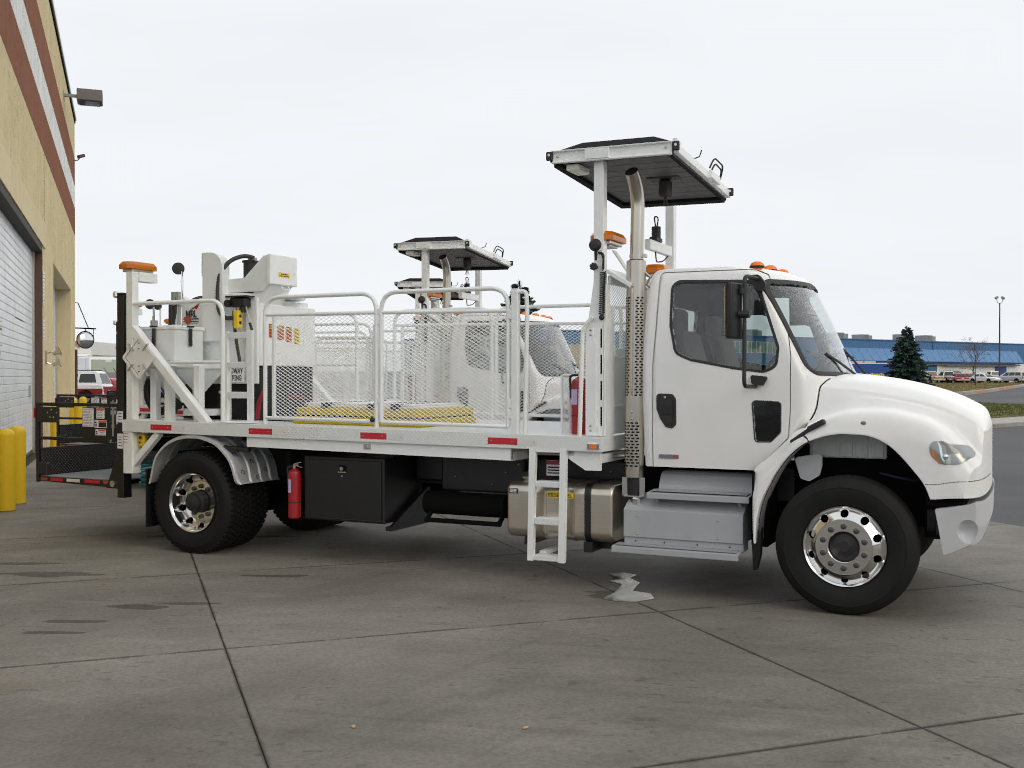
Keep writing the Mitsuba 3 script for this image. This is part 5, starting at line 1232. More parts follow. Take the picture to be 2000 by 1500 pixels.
tr.add('actuator', cat(cyl((4.40, 1.72, 3.15), (4.40, 1.72, 3.30), .045, 14), box(4.36, 4.44, 1.62, 1.80, 3.149, 3.19, .006), tube(fillet([(4.40, 1.70, 3.30), (4.39, 1.68, 3.40), (4.41, 1.76, 3.40), (4.40, 1.75, 3.31)], .04), .007, 6), tube(fillet([(4.40, 1.70, 3.05), (4.40, 1.72, 2.95), (4.40, 1.95, 2.98), (4.40, 2.1, 3.05)], .08), .007, 6)), 'black_plastic', smooth=40)

# --- tail lift
TL = tr.hold('tail_lift')
both(TL + '/column', box(-1.035, -.945, -.01, .11, .525, 2.69, .004), 'black_paint', False)
tr.add(TL + '/column_lamp', cat(box(-1.10, -1.03, -.02, .12, 2.66, 2.73, .02)), 'chrome', False)
tr.add(TL + '/column_cap', box(-1.03, -.94, -.02, .12, 2.691, 2.71, .006), 'black_plastic', False)
tr.add(TL + '/side_lamp', cat(box(-1.06, -1.036, .0, .08, 2.27, 2.30, .006)), 'white_reflect', False)
tr.add(TL + '/platform', ext([(-2.27, .655), (-2.27, .70), (-1.04, .70), (-1.04, .65), (-1.2, .63)], 'y', .0, 2.38), 'black_paint', False)
tr.add(TL + '/floor', box(-2.20, -1.06, .03, 2.35, .7005, .708, .002), 'grip', False)
for a, b, m in ((-2.20, -2.10, 'dull_red'), (-2.05, -1.86, 'red_reflect'), (-1.80, -1.60, 'white_reflect'), (-1.53, -1.30, 'red_reflect'), (-1.25, -1.15, 'dull_red')):
    tr.add(TL + '/edge_reflector', box(a, b, -.004, -.0005, .662, .696, .001), m, False)
tr.add(TL + '/pivot', cyl((-1.10, -.001, .67), (-1.10, -.02, .67), .035, 16), 'steel')
tr.add(TL + '/hinge_arm', ext([(-1.20, .62), (-1.02, .62), (-1.02, 1.0), (-1.06, .95)], 'y', -.006, .03), 'black_paint', False)
tr.add(TL + '/outer_panel', box(-2.275, -2.25, .05, 2.34, .705, 1.02, .004), 'tread_dark', False)
tr.add(TL + '/outer_panel', box(-1.13, -1.115, .06, 1.0, .80, 1.26, .004), 'tread_dark', False) if False else None
for y in (.02, 2.36):
    tr.add(TL + '/rail_post', box(-2.285, -2.245, y - .02, y + .02, .64, 1.53, .006), 'black_paint', False)
    tr.add(TL + '/top_rail', box(-2.244, -1.04, y - .02, y + .02, 1.492, 1.53, .004), 'black_paint', False)
    tr.add(TL + '/mid_rail', box(-2.244, -1.555, y - .016, y + .016, 1.115, 1.15, .004), 'black_paint', False)
tr.add(TL + '/lamp_box', box(-2.235, -1.90, -.03, -.001, 1.31, 1.485, .006), 'black_plastic', False)
tr.add(TL + '/lamp_box_screw', cat(*[ball((x, -.03, z), .010, 1) for x, z in ((-2.06, 1.42), (-2.0, 1.45), (-2.02, 1.37), (-1.97, 1.37), (-1.92, 1.42))]), 'steel')
tr.add(TL + '/tail_reflector', box(-2.296, -2.286, -.02, .05, 1.36, 1.47, .003), 'red_reflect', False)
tr.add(TL + '/bumper_block', box(-2.24, -2.10, -.012, .04, .72, .86, .01), 'black_plastic', False)
SP = tr.add(TL + '/sign_panel', box(-1.55, -1.15, -.012, -.001, 1.10, 1.485, .003), 'black_paint', False)
for x0, x1, z0, z1, h in ((-1.54, -1.375, 1.275, 1.475, 0), (-1.335, -1.215, 1.365, 1.475, 1), (-1.36, -1.185, 1.265, 1.35, 2), (-1.35, -1.195, 1.185, 1.25, 3)):
    tr.add(TL + '/notice', box(x0, x1, -.0145, -.0125, z0, z1, 0), 'label_white', False)
    if h: tr.add(TL + '/notice_header', box(x0 + (.055 if h == 2 else .045 if h == 3 else .004), x1 - .004, -.0155, -.0147, z1 - .022, z1 - .003, 0), 'orange_ink', False)
    if h == 2: tr.add(TL + '/notice_block', box(x0 + .06, x1 - .006, -.0155, -.0147, z0 + .008, z1 - .024, 0), 'ink', False)
    rows = np.arange(z0 + .012, z1 - (.03 if h else .01), .017)
    q = random.Random(int(z0 * 1e3) + h); xa = x0 + (.06 if h == 3 else .01)
    if h != 2: tr.add(TL + '/notice_print', cat(*[box(xa, xa + (x1 - xa - .01) * q.uniform(.7, 1), -.0154, -.0147, z, z + .004, 0) for z in rows]), 'ink', False)
    if h >= 2: tr.add(TL + '/notice_figure', cat(ball((x0 + .02, -.0147, z1 - .025), .010, 1), box(x0 + .012, x0 + .032, -.0155, -.0147, z0 + .012, z1 - .04, 0)), 'ink', False)
tr.add(TL + '/rod', cat(cyl((-1.10, -.005, 1.18), (-1.10, -.005, 1.44), .010, 8), cyl((-1.10, -.005, 1.27), (-1.10, -.005, 1.30), .016, 8)), 'steel')
for z0, z1, nm in ((1.33, 1.45, 0), (1.05, 1.21, 1)):
    tr.add(TL + '/column_label', box(-1.03, -.949, -.0125, -.0105, z0, z1, 0), 'label_white', False)
    tr.add(TL + '/column_print', cat(*[box(-1.015, -.965, -.0135, -.0128, z, z + .008, 0) for z in np.arange(z0 + .03, z1 - .02, .03)]), 'ink', False)
tr.add('rear_post_foot/print', cat(*[box(-.93, -.87, -.0225, -.0205, z, z + .006, 0) for z in (1.12, 1.15, 1.18, 1.21)]), 'dull_red', False)
JB = tr.add('junction_box', box(-.795, -.70, .04, .10, 1.075, 1.215, .02), 'yellow', False)
tr.add(JB + '/dial', cat(cyl((-.75, .039, 1.17), (-.75, .034, 1.17), .018, 12), cyl((-.76, .039, 1.12), (-.76, .034, 1.12), .012, 12)), 'ink', smooth=30)
h = np.linspace(0, 1, 160)
tr.add('air_coil', tube(np.column_stack([-.80 + .075 * np.cos(h * 2 * np.pi * 5), .18 + .075 * np.sin(h * 2 * np.pi * 5), .92 - .26 * h]), .009, 6), 'teal_hose')
tr.add('tail_lamp_strip', box(-.94, -.93, .15, 2.2, 1.0, 1.15, .004), 'black_paint', False)

# --- three trucks in the yard
def pose(x, y, deg): return T().translate([x, y, 0]).rotate([0, 0, 1], -deg)
P1, P2, P3 = pose(-3.282, 10.814, 25.849), pose(-5.439, 16.709, 20.69), pose(-6.32, 22.03, 7.5)
tr.place('striping_truck', 'white road striping truck in front, seen whole from its right side', 'truck', P1, 'white striping trucks parked in a row')
tr.place('striping_truck', 'white striping truck parked directly behind the front one, seen through its gates', 'truck', P2, 'white striping trucks parked in a row')
tr.place('striping_truck', 'rearmost white striping truck, mostly hidden behind the other two', 'truck', P3, 'white striping trucks parked in a row')

# --- loose things on the trucks
def extinguisher(r, h):
    t = Thing()
    t.add('cylinder', lathe([(0, 0), (r * .92, 0), (r, .012), (r, h * .84), (r * .9, h * .91), (r * .45, h * .955), (.018, h * .97), (0, h * .97)], 'z', 28), 'red_gloss', smooth=40)
    aa = np.radians(np.linspace(-165, -85, 10)); t.add('label', loft(np.array([[((r + .0012) * math.cos(q), (r + .0012) * math.sin(q), z) for q in aa] for z in (h * .50, h * .76)]), closed=False), 'lilac_label', True)
    t.add('valve', cat(cyl((0, 0, h * .96), (0, 0, h * 1.03), .016, 12), box(-.012, .05, -.012, .012, h * 1.03, h * 1.05, .003)), 'steel', smooth=35)
    t.add('lever', cat(beam((.0, 0, h * 1.06), (.08, 0, h * 1.09), .02, .008), beam((.02, 0, h * 1.03), (.09, 0, h * .99), .02, .008)), 'chrome', False)
    t.add('hose', tube(fillet([(-.01, 0, h * 1.0), (-r - .02, 0, h * 1.0), (-r - .01, 0, h * .6)], .04), .011, 8), 'black_plastic')
    t.add('band', lathe([(r + .003, h * .30), (r + .003, h * .32)], 'z', 28), 'black_plastic')
    return t
e1 = extinguisher(.062, .50)
def on(P, x, y, z, deg=0): return P @ T().translate([x, y, z]).rotate([0, 0, 1], deg)
e1.place('fire_extinguisher', 'red fire extinguisher hanging low between the rear wheel and the black tool box', 'fire extinguisher', on(P1, 1.25, .06, .435))
e1.add('tag', box(-.075, -.06, -.01, .01, .18, .2, .002), 'label_white', False) if False else None
e2 = extinguisher(.072, .52)
e2.place('fire_extinguisher', 'red fire extinguisher standing in a mesh cage at the front of the deck', 'fire extinguisher', on(P1, 4.158, .31, zd(4.1) + .001))
e2.place('fire_extinguisher', 'dark red fire extinguisher seen through the front mesh gate on the truck behind', 'fire extinguisher', on(P2, 4.158, .31, zd(4.1) + .001))
def stack():
    t = Thing()
    z = zd(1.8) + .002
    for i, (dx, dz, w) in enumerate(((0, 0, 0), (.03, .088, .02))):
        t.add('yellow_slab', slopebox(.95 + dx, 2.46 - w, .42 + dx, 1.58 - w, dz + .002, dz + .078), 'yellow_foam', False)
    t.add('white_board', slopebox(1.06, 2.36, .52, 1.5, .168, .195), 'board_white', False)
    t.add('white_board', slopebox(1.02, 2.30, .54, 1.46, .197, .215), 'board_white', False)
    for x in (1.30, 1.85, 2.12): t.add('strap', slopebox(x, x + .05, .43, 1.56, .1665, .2205, .002), 'black_plastic', False)
    t.add('dark_edge', slopebox(.99, 2.42, .46, 1.56, .0785, .0875, .001), 'dark', False)
    return t
def slopebox(x0, x1, y0, y1, b, t, c=.008):
    v, f = box(x0, x1, y0, y1, b, t, c); v = v.copy(); v[:, 2] += zd(v[:, 0]); return v, f
sk_ = stack()
sk_.place('slab_stack', 'stack of yellow slabs with white boards on top lying on the deck behind the gates', 'slab stack', P1)

# ---------------------------------------------------------------- background
def at(x, y, deg=0, z=None): return T().translate([x, y, float(gz(x, y)) - .05 if z is None else z]).rotate([0, 0, 1], deg)

# --- vehicles: x forward, origin on the ground in the middle
CAR = {
 'suv': dict(L=4.9, W=1.85, H=1.85, body=[(-2.42, .48), (-2.45, .85), (-2.38, 1.12), (.95, 1.10), (2.15, .98), (2.42, .80), (2.45, .45), (2.1, .35), (-2.2, .35)],
             top=[(-2.36, 1.10), (-2.10, 1.74), (-1.9, 1.82), (.10, 1.82), (.35, 1.76), (1.10, 1.10)], win=[(-2.05, 1.20, -1.92, 1.66, -1.18, 1.66, -1.12, 1.20), (-1.02, 1.18, -1.06, 1.66, -.30, 1.66, -.26, 1.18), (-.16, 1.18, -.18, 1.66, .22, 1.66, .78, 1.18)], wr=.37, ax=(-1.5, 1.45)),
 'pickup': dict(L=5.6, W=1.95, H=1.82, body=[(-2.75, .55), (-2.78, 1.05), (-.55, 1.08), (1.0, 1.08), (2.55, 1.00), (2.78, .82), (2.80, .5), (2.4, .42), (-2.6, .42)],
             top=[(-.62, 1.06), (-.52, 1.72), (-.35, 1.79), (.42, 1.79), (.60, 1.72), (1.25, 1.06)], win=[(-.46, 1.16, -.42, 1.64, .42, 1.64, .95, 1.16)], wr=.38, ax=(-1.75, 1.65)),
 'sedan': dict(L=4.7, W=1.8, H=1.45, body=[(-2.32, .42), (-2.35, .82), (-1.5, .95), (1.0, .92), (2.1, .78), (2.35, .62), (2.35, .35), (2.0, .28), (-2.1, .28)],
             top=[(-1.62, .92), (-.95, 1.38), (-.6, 1.44), (.15, 1.42), (.40, 1.36), (1.15, .90)], win=[(-1.2, .98, -.82, 1.32, -.30, 1.34, -.28, .98), (-.18, .98, -.18, 1.34, .25, 1.32, .80, .97)], wr=.32, ax=(-1.35, 1.4)),
 'minivan': dict(L=4.9, W=1.9, H=1.76, body=[(-2.42, .45), (-2.45, .95), (-2.3, 1.06), (1.1, 1.02), (2.1, .90), (2.45, .70), (2.45, .38), (2.1, .3), (-2.2, .3)],
             top=[(-2.36, 1.04), (-2.2, 1.62), (-2.0, 1.74), (.2, 1.73), (.6, 1.62), (1.55, 1.0)], win=[(-2.15, 1.12, -2.02, 1.58, -1.2, 1.62, -1.15, 1.12), (-1.05, 1.12, -1.08, 1.62, -.2, 1.62, -.16, 1.1), (-.06, 1.1, -.08, 1.62, .35, 1.58, 1.05, 1.08)], wr=.34, ax=(-1.5, 1.5)),
}
def car(kind, paint, lower=None, glass='dark_glass'):
    d = CAR[kind]; t = Thing(); w = d['W'] / 2
    def rounded(poly, a, b, r, inset):
        p = rpoly(poly, r); pts = []
        m = m3.Manifold.batch_hull([man(ext(p.buffer(-inset), 'y', -w + a, w - a)), man(ext(p, 'y', -w + a + b, w - a - b))]) if False else None
        rings = []
        c = np.array(p.exterior.segmentize(.15).coords)[:-1]
        ci = np.array([[q[0] - np.sign(q[0] - p.centroid.x) * min(inset, abs(q[0] - p.centroid.x)), q[1] - np.sign(q[1] - p.centroid.y) * min(inset, abs(q[1] - p.centroid.y))] for q in c])
        for y, k in ((-w + a, 1), (-w + a + b * .35, .35), (-w + a + b, 0), (w - a - b, 0), (w - a - b * .35, .35), (w - a, 1)):
            q = c * (1 - k) + ci * k; rings.append(np.column_stack([q[:, 0], np.full(len(q), y), q[:, 1]]))
        return loft(np.array(rings), False, False), ext(Polygon(ci), 'y', -w + a, -w + a + .003), ext(Polygon(ci), 'y', w - a - .003, w - a)
    bodym = cat(*rounded(d['body'], 0, .10, .10, .06))
    t.add('body', bodym, paint, smooth=35)
    if lower:
        z0 = .98
        for s in (-1, 1):
            p = Polygon(d['body']).intersection(Polygon([(-9, .52), (9, .52), (9, .92), (-9, .92)])).buffer(-.05)
            t.add('side_panel', ext(p, 'y', s * w - .0 if s < 0 else w - .004, s * (w + .006)), lower, False)
        t.add('rear_panel', box(-2.462, -2.44, -w + .12, w - .12, .60, .98, .02), lower, False)
    p = rpoly(d['top'], .08); c = np.array(p.exterior.segmentize(.12).coords)[:-1]
    zb = min(q[1] for q in d['top']); zt = max(q[1] for q in d['top'])
    rings = []
    for s in (-1, -.8, .8, 1):
        k = (c[:, 1] - zb) / (zt - zb); y = s * (w - .06 - .20 * k)
        e = 0 if abs(s) < 1 else 0.03
        rings.append(np.column_stack([c[:, 0], y, c[:, 1] - e * k]))
    t.add('cabin', loft(np.array(rings), True, True), paint, smooth=35)
    for q in d['win']:
        pts = np.array(q).reshape(-1, 2); P = rpoly(pts, .04)
        for s in (-1, 1):
            v, f = ext(P, 'y', -.006, .006); v = v.copy(); k = (v[:, 2] - zb) / (zt - zb)
            v[:, 1] = s * (w - .056 - .20 * k) + v[:, 1]; t.add('window', (v, f), glass, False)
    tp = np.array(d['top'])
    def slant(a, b, off, nm):
        a, b = np.array(a), np.array(b); u = (b - a) / np.linalg.norm(b - a); nn = np.array([-u[1], u[0]])
        if (nn[0] > 0) != (off > 0): nn = -nn
        a2, b2 = a + u * .10 * np.linalg.norm(b - a) + nn * .012, a + u * .92 * np.linalg.norm(b - a) + nn * .012
        ya, yb = w - .20, w - .33
        v = np.array([(a2[0], -ya, a2[1]), (a2[0], ya, a2[1]), (b2[0], yb, b2[1]), (b2[0], -yb, b2[1])]); v = np.vstack([v, v - [nn[0] * .02, 0, nn[1] * .02]])
        t.add(nm, (v, np.array([[0, 1, 2], [0, 2, 3], [4, 6, 5], [4, 7, 6]])), glass, False)
    slant(tp[-1], tp[-2], 1, 'windscreen'); slant(tp[0], tp[1], -1, 'rear_window')
    x0, x1 = min(q[0] for q in d['body']), max(q[0] for q in d['body'])
    for y in (-w + .16, w - .16):
        t.add('tail_lamp', box(x0 - .012, x0 + .05, y - .11, y + .11, .72, 1.0 if kind != 'sedan' else .82, .02), 'red_gloss', False)
        t.add('headlamp', box(x1 - .16, x1 + .006, y - .14, y + .14, .62, .78, .03), 'chrome', False)
    t.add('bumper', box(x0 - .07, x0 + .10, -w + .05, w - .05, .40, .58, .04), 'bumper_plastic' if kind != 'pickup' else 'steel', False)
    t.add('bumper', box(x1 - .10, x1 + .06, -w + .05, w - .05, .36, .54, .04), 'bumper_plastic', False)
    t.add('number_plate', box(x0 - .082, x0 - .071, -.16, .16, .46, .57, .002) if kind == 'pickup' else box(x0 - .02, x0 - .005, -.16, .16, .66, .78, .002), 'board_white', False)
    if kind == 'pickup': t.add('tailgate_seam', box(x0 - .012, x0 - .004, -w + .3, w - .3, .64, .66, .001), 'dark', False)
    r = d['wr']
    for x in d['ax']:
        for s in (-1, 1):
            y = s * (w - .10); k = t.hold('wheel')
            t.add('wheel_arch', move(turn(ext(Polygon([(r * 1.2 * math.cos(a), r * 1.2 * math.sin(a)) for a in np.linspace(0, 3.1416, 15)]), 'y', -.002, .012), 0), (x, s * (w - .0) - .006 + (.0 if s > 0 else .0), r)), 'dark', False)
            t.add(k + '/tyre', lathe([(r * .62, -.1), (r * .95, -.11), (r, -.07), (r, .07), (r * .95, .11), (r * .62, .1), (r * .62, -.1)], 'y', 28, (x, y, r)), 'rubber', smooth=40)
            t.add(k + '/rim', lathe([(0, -.085 if s < 0 else .085), (r * .3, -.09 if s < 0 else .09), (r * .62, -.10 if s < 0 else .10), (r * .62, 0)], 'y', 20, (x, y, r)), 'steel', smooth=40)
            t.add(k + '/arch_gap', cyl((x, y * .7, r), (x, s * (w + .004), r), r * 1.001, 20), 'dark') if False else None
    if kind == 'suv': t.add('roof_rack', cat(*[box(-1.9, .0, s * .62 - .02, s * .62 + .02, 1.84, 1.88, .006) for s in (-1, 1)], box(-1.5, -1.46, -.62, .62, 1.86, 1.89, .004)), 'black_plastic', False)
    return t
mat('maroon', (.22, .012, .018), .25, coat=.8); mat('silver_car', (.52, .53, .54), .28, .5, coat=.5); mat('tan_car', (.50, .42, .30), .3, .3, coat=.5); mat('green_car', (.012, .045, .035), .25, coat=.8)
mat('white_car', (.74, .75, .76), .25, coat=.7); mat('red_car', (.42, .015, .03), .25, coat=.8); mat('navy_car', (.02, .05, .10), .25, coat=.7); mat('dark_car', (.05, .03, .03), .3, coat=.7)
G_ROW = 'vehicles parked in a row before the blue building'
car('suv', 'white_car', 'maroon').place('parked_car', 'white sport utility car with a maroon lower body beside the building corner', 'car', at(-24.3, 57.0, 184, .33))
car('sedan', 'red_car').place('parked_car', 'red car behind the tail of the white and maroon car', 'car', at(-24.6, 63.0, 178, .34))
car('pickup', 'navy_car').place('parked_car', 'dark blue pickup parked below the white box truck', 'car', at(-26.4, 69.0, 215, .36))

# white box truck with a wide windscreen at the left
v = Thing()
v.add('box', box(-6.5, -1.6, -1.25, 1.25, .9, 3.0, .06), 'white_car', False)
v.add('cab', ext(rpoly([(-1.58, .6), (-1.58, 2.95), (.3, 2.95), (.55, 1.75), (1.0, 1.6), (1.05, .6)], .08), 'y', -1.22, 1.22), 'white_car', smooth=30)
mat('green_glass', (.10, .17, .13), .08, coat=1.)
v.add('windscreen', ext([(.31, 2.80), (.55, 1.82), (.57, 1.82), (.33, 2.80)], 'y', -1.12, 1.12), 'green_glass', False)
v.add('wiper', tube([(.58, -.1, 1.82), (.50, -.3, 2.2)], .02, 5), 'black_plastic'); v.add('wiper', tube([(.58, .5, 1.82), (.50, .3, 2.2)], .02, 5), 'black_plastic')
v.add('sun_visor', box(.35, .38, -.2, .2, 2.3, 2.75, .01), 'cool_paint', False)
v.add('grille', box(1.05, 1.08, -.6, .6, .8, 1.4, .02), 'black_plastic', False)
for y in (-.95, .95): v.add('headlamp', box(1.04, 1.09, y - .15, y + .15, .9, 1.15, .02), 'chrome', False)
for x in (-5, .1):
    for y in (-1.1, 1.1): v.add('wheel', lathe([(0, -.12), (.45, -.12), (.48, -.08), (.48, .08), (.45, .12), (0, .12)], 'y', 24, (x, y, .48)), 'rubber', smooth=40)
v.place('box_truck', 'white box truck with a wide greenish windscreen behind the parked cars', 'truck', at(-27.6, 72.0, -62))

# right-hand row of parked vehicles
ROW = [('pickup', 'tan_car', 1817, 160, 96, 'tan pickup parked right beside the spruce, tail towards the grass'), ('suv', 'green_car', 1866, 172, 15, 'dark green sport utility car behind the silver pickup'),
       ('pickup', 'silver_car', 1850, 160, 92, 'silver pickup parked tail on, second from the spruce'), ('sedan', 'red_car', 1873, 158, 80, 'small red car low between the silver pickup and the bare tree'),
       ('sedan', 'dark_car', 1893, 166, -75, 'dark car nose on, behind the bare tree trunk'), ('sedan', 'white_car', 1922, 160, -60, 'white sedan right of the bare tree, nose towards the road'),
       ('pickup', 'white_car', 1940, 172, 100, 'white pickup behind the base of the lamp post'), ('minivan', 'silver_car', 1976, 160, 118, 'silver minivan at the right edge, right of the lamp post'),
       ('sedan', 'dark_car', 2012, 162, 100, 'dark maroon car cut off by the right edge')]
for kind, paint, px_, yy, deg, lab in ROW:
    x = (px_ - 1000) / 2059 * yy
    car(kind, paint).place('parked_car', lab, 'car', at(x, yy, deg, float(gz(x, yy)) + .08), G_ROW)

# --- the blue building
P0, P1_ = np.array([5., 146.]), np.array([125., 224.6])
BU = (P1_ - P0) / np.linalg.norm(P1_ - P0); BA = math.degrees(math.atan2(BU[1], BU[0]))
BT = T().translate([P0[0], P0[1], 0]).rotate([0, 0, 1], BA)         # u along the front, v into the building
def bu(px_): # distance along the front of a direction
    k = (px_ - 1000) / 2059; return (k * P0[1] - P0[0]) / (BU[0] - k * BU[1])
def ribm(c, pitch):
    def fn(p, n, uv):
        u = (p.x - P0[0]) * BU[0] + (p.y - P0[1]) * BU[1]
        a = u / pitch; a = a - dr.floor(a)
        return mi.Color3f(c) * (.90 + .12 * smoothstep(.05, .15, a) - .14 * smoothstep(.8, .95, a)) * (.92 + .14 * fbm(u * .2, p.z * .5, 0., 3))
    return proc(fn)
mat('blue_metal', ribm((.062, .165, .34), .9), .5, spec=.3)
mat('blue_awning', ribm((.105, .235, .45), .6), .45, spec=.4)
mat('blue_trim', (.04, .12, .30), .5); mat('deep_blue', (.015, .07, .30), .5); mat('pale_wall', grime((.86, .85, .81), .12, .6), .7); mat('door_white', grime((.76, .82, .90), .1, .6), .6); mat('beige_wall', grime((.42, .35, .26), .15, .4), .8)
b = Thing()
h1 = 8.25
b.add('wall', box(-2, 150, .0, 40, -1, h1, 0), 'blue_metal', False)
b.add('roof_edge', box(-2.1, 150, -.15, .25, h1 + .005, h1 + .22, .03), 'blue_trim', False)
b.add('beige_panel', box(-1.9, bu(1195), -.06, -.005, .0, 6.45, 0), 'beige_wall', False)
for i, (a, c) in enumerate(((1380, 1410), (1412, 1442), (1444, 1474), (1476, 1506), (1508, 1540))):
    n = 4
    for j in range(n):
        u0, u1 = bu(a) + (bu(c) - bu(a)) * j / n, bu(a) + (bu(c) - bu(a)) * (j + 1) / n
        k = b.add('window', box(u0 + .06, u1 - .06, -.04, -.005, 5.75, 7.45, 0), 'green_glass', False)
        b.add(k + '/frame', cat(box(u0 - .06, u0 + .06, -.10, -.005, 5.7, 7.5, 0), box(u0 + .061, u1 - .061, -.10, -.005, 7.451, 7.5, 0), box(u0 + .061, u1 - .061, -.10, -.005, 5.70, 5.749, 0)), 'pale_wall', False)
ua, ub = bu(1600), bu(1985)
b.add('awning', ext([(-.01, 6.9), (-1.5, 4.75), (-1.5, 4.62), (-.01, 6.6)], 'x', ua, ub), 'blue_awning', False)
b.add('awning_soffit', box(ua, ub - .5, -1.2, -.02, 4.35, 4.60, .02), 'blue_trim', False)
b.add('awning_ribs', cat(*[ext([(-.01, 6.95), (-1.52, 4.80), (-1.52, 4.75), (-.01, 6.88)], 'x', u, u + .08) for u in np.arange(ua + 1, ub, 2.2)]), 'blue_awning', False)
for px_ in (1822, 1904): b.add('downpipe', box(bu(px_) - .15, bu(px_) + .15, -.12, -.005, 6.8, 8.2, 0), 'blue_trim', False)
b.add('lower_wall', box(bu(1790), 150, -.05, -.004, -.5, 4.45, 0), 'door_white', False)
for a, c, m in ((1800, 1829, 'blue_metal'), (1829, 1850, 'pale_wall'), (1879, 1898, 'pale_wall'), (1899, 1901, 'ink'), (1924, 1942, 'pale_wall'), (1942, 1965, 'deep_blue'), (1985, 2012, 'pale_wall')):
    b.add('bay_panel', box(bu(a), bu(c), -.10, -.051, -.4, 4.1, .01), m, False)
b.add('pipe_bridge', cat(box(bu(1640), ub, -.9, -.5, 4.05, 4.25, .02), box(bu(1840), bu(1960), -.95, -.5, 3.9, 4.04, .02)), 'badge', False)
b.place('blue_building', 'long low blue metal building with a sloping awning and white bays in the distance', 'building', BT)
# roof units
mat('unit_green', (.20, .30, .26), .6); mat('unit_grey', grime((.36, .35, .33), .3, .8), .6)
for px_, wpx, hpx, m, lab in ((1665, 24, 11, 'unit_green', 'greenish roof unit at the left end of the blue roof'), (1714, 20, 9, 'unit_grey', 'grey roof unit left of the spruce on the blue roof'), (1793, 18, 12, 'unit_grey', 'grey roof unit just right of the spruce top'), (1838, 20, 11, 'unit_grey', 'grey louvred roof unit in the middle of the blue roof'), (1497, 22, 12, 'unit_green', 'greenish roof unit seen through the truck cab')):
    k = 2059 / (P0 + BU * bu(px_))[1]; u0 = bu(px_ - wpx / 2); u1 = bu(px_ + wpx / 2); hh = hpx / k
    t = Thing()
    t.add('cabinet', box(u0, u0 + (u1 - u0) * .62, 2, 4.5, h1 + .05, h1 + .35 + hh, .04), m, False)
    t.add('fan_box', box(u0 + (u1 - u0) * .66, u1, 2.2, 4.2, h1 + .2, h1 + .2 + hh, .04), 'unit_grey', False)
    t.add('louvre', cat(*[box(u0 + .1, u0 + (u1 - u0) * .55, 1.93, 1.99, h1 + .3 + hh * i / 5, h1 + .3 + hh * i / 5 + .08, 0) for i in range(5)]), 'badge', False)
    t.add('curb', box(u0 - .2, u1 + .3, 1.9, 4.6, h1 + .0, h1 + .049, 0), 'pale_wall', False)
    t.place('roof_unit', lab, 'roof unit', BT, 'ventilation units on the blue roof')
# blue trailer with a line of yellow lettering
t = Thing(); y0 = 150; xa, xb = (1640 - 1000) / 2059 * y0, (1748 - 1000) / 2059 * y0
t.add('box', box(xa, xb, y0, y0 + 2.5, 1.2, 3.72, .04), 'deep_blue', False)
t.add('roof_rail', box(xa, xb, y0 - .02, y0 + 2.52, 3.721, 3.86, .02), 'pale_wall', False)
q = random.Random(3); x = xa + 2.3
while x < xa + 6.6:
    w = q.uniform(.18, .34); t.add('letter_mark', box(x, x + w, y0 - .012, y0 - .002, 2.02, 2.02 + q.choice((.42, .42, .30)), 0), 'yellow_label', False); x += w + q.choice((.07, .07, .25))
t.add('letter_mark', box(xa + 4.6, xa + 5.7, y0 - .012, y0 - .002, 1.66, 1.95, 0), 'yellow_label', False)
t.add('skirt', box(xa + .3, xb - .3, y0 + .2, y0 + 2.3, .75, 1.19, .02), 'dark', False)
for x in (xb - 1.2, xb - 2.4): t.add('wheel', lathe([(0, -.15), (.46, -.15), (.5, -.1), (.5, .1), (.46, .15), (0, .15)], 'y', 20, (x, y0 + .3, 1.25)), 'rubber')
t.add('stored_frames', cat(*[box(xa + 2.0 + i * 1.9, xa + 3.6 + i * 1.9, y0 + 1, y0 + 2, 3.87, 4.15, .03) for i in range(2)]), 'tan_car', False)
t.place('trailer', 'bright blue trailer with yellow lettering behind the truck hood', 'trailer')

# --- low white shop at the left, blue shed behind
t = Thing()
y0 = 95.; X_ = lambda p: (p - 1000) / 2059 * y0; Zz = lambda p: 1.81 + (737 - p) / 2059 * y0
t.add('wall', box(X_(70), X_(176), y0, y0 + 14, -.2, Zz(694), 0), 'pale_wall', False)
t.add('fascia', box(X_(70), X_(201), y0 - 2.6, y0 + 14.2, Zz(695), Zz(668), .05), 'board_white', False)
t.add('canopy', ext([(y0 - 4.4, Zz(709)), (y0 - 4.4, Zz(697)), (y0 - 2.7, Zz(693)), (y0 - 2.7, Zz(709))], 'x', X_(70), X_(204)), 'board_white', False)
t.add('sign_band', ext([(X_(140), Zz(668)), (X_(179), Zz(668)), (X_(179), Zz(682)), (X_(164), Zz(674)), (X_(140), Zz(658))], 'y', y0 - 2.72, y0 - 2.61), 'kerb_pink', False)
for p in (163, 172, 190): t.add('column', box(X_(p) - .2, X_(p) + .2, y0 - 4.2, y0 - 3.8, .3, Zz(709), 0), 'board_white', False)
t.add('shop_window', box(X_(145), X_(160), y0 - .06, y0 - .004, 1.0, 2.9, 0), 'dark_glass', False)
t.place('shop', 'low white shop with a flat canopy at the left behind the parked cars', 'building')
t = Thing(); y0 = 120.
t.add('wall', box(X_(150), X_(330), y0, y0 + 25, .3, Zz(696), 0), 'blue_trim', False)
t.add('band', box(X_(150), X_(330), y0 - .3, y0 + 25, Zz(695.5), Zz(672), 0), 'board_white', False)
t.add('roof_edge', box(X_(150), X_(330), y0 - .4, y0 + 25, Zz(671.9), Zz(670.6), 0), 'unit_grey', False)
t.place('shed', 'long white topped shed with a blue lower wall behind the tail lift', 'building')

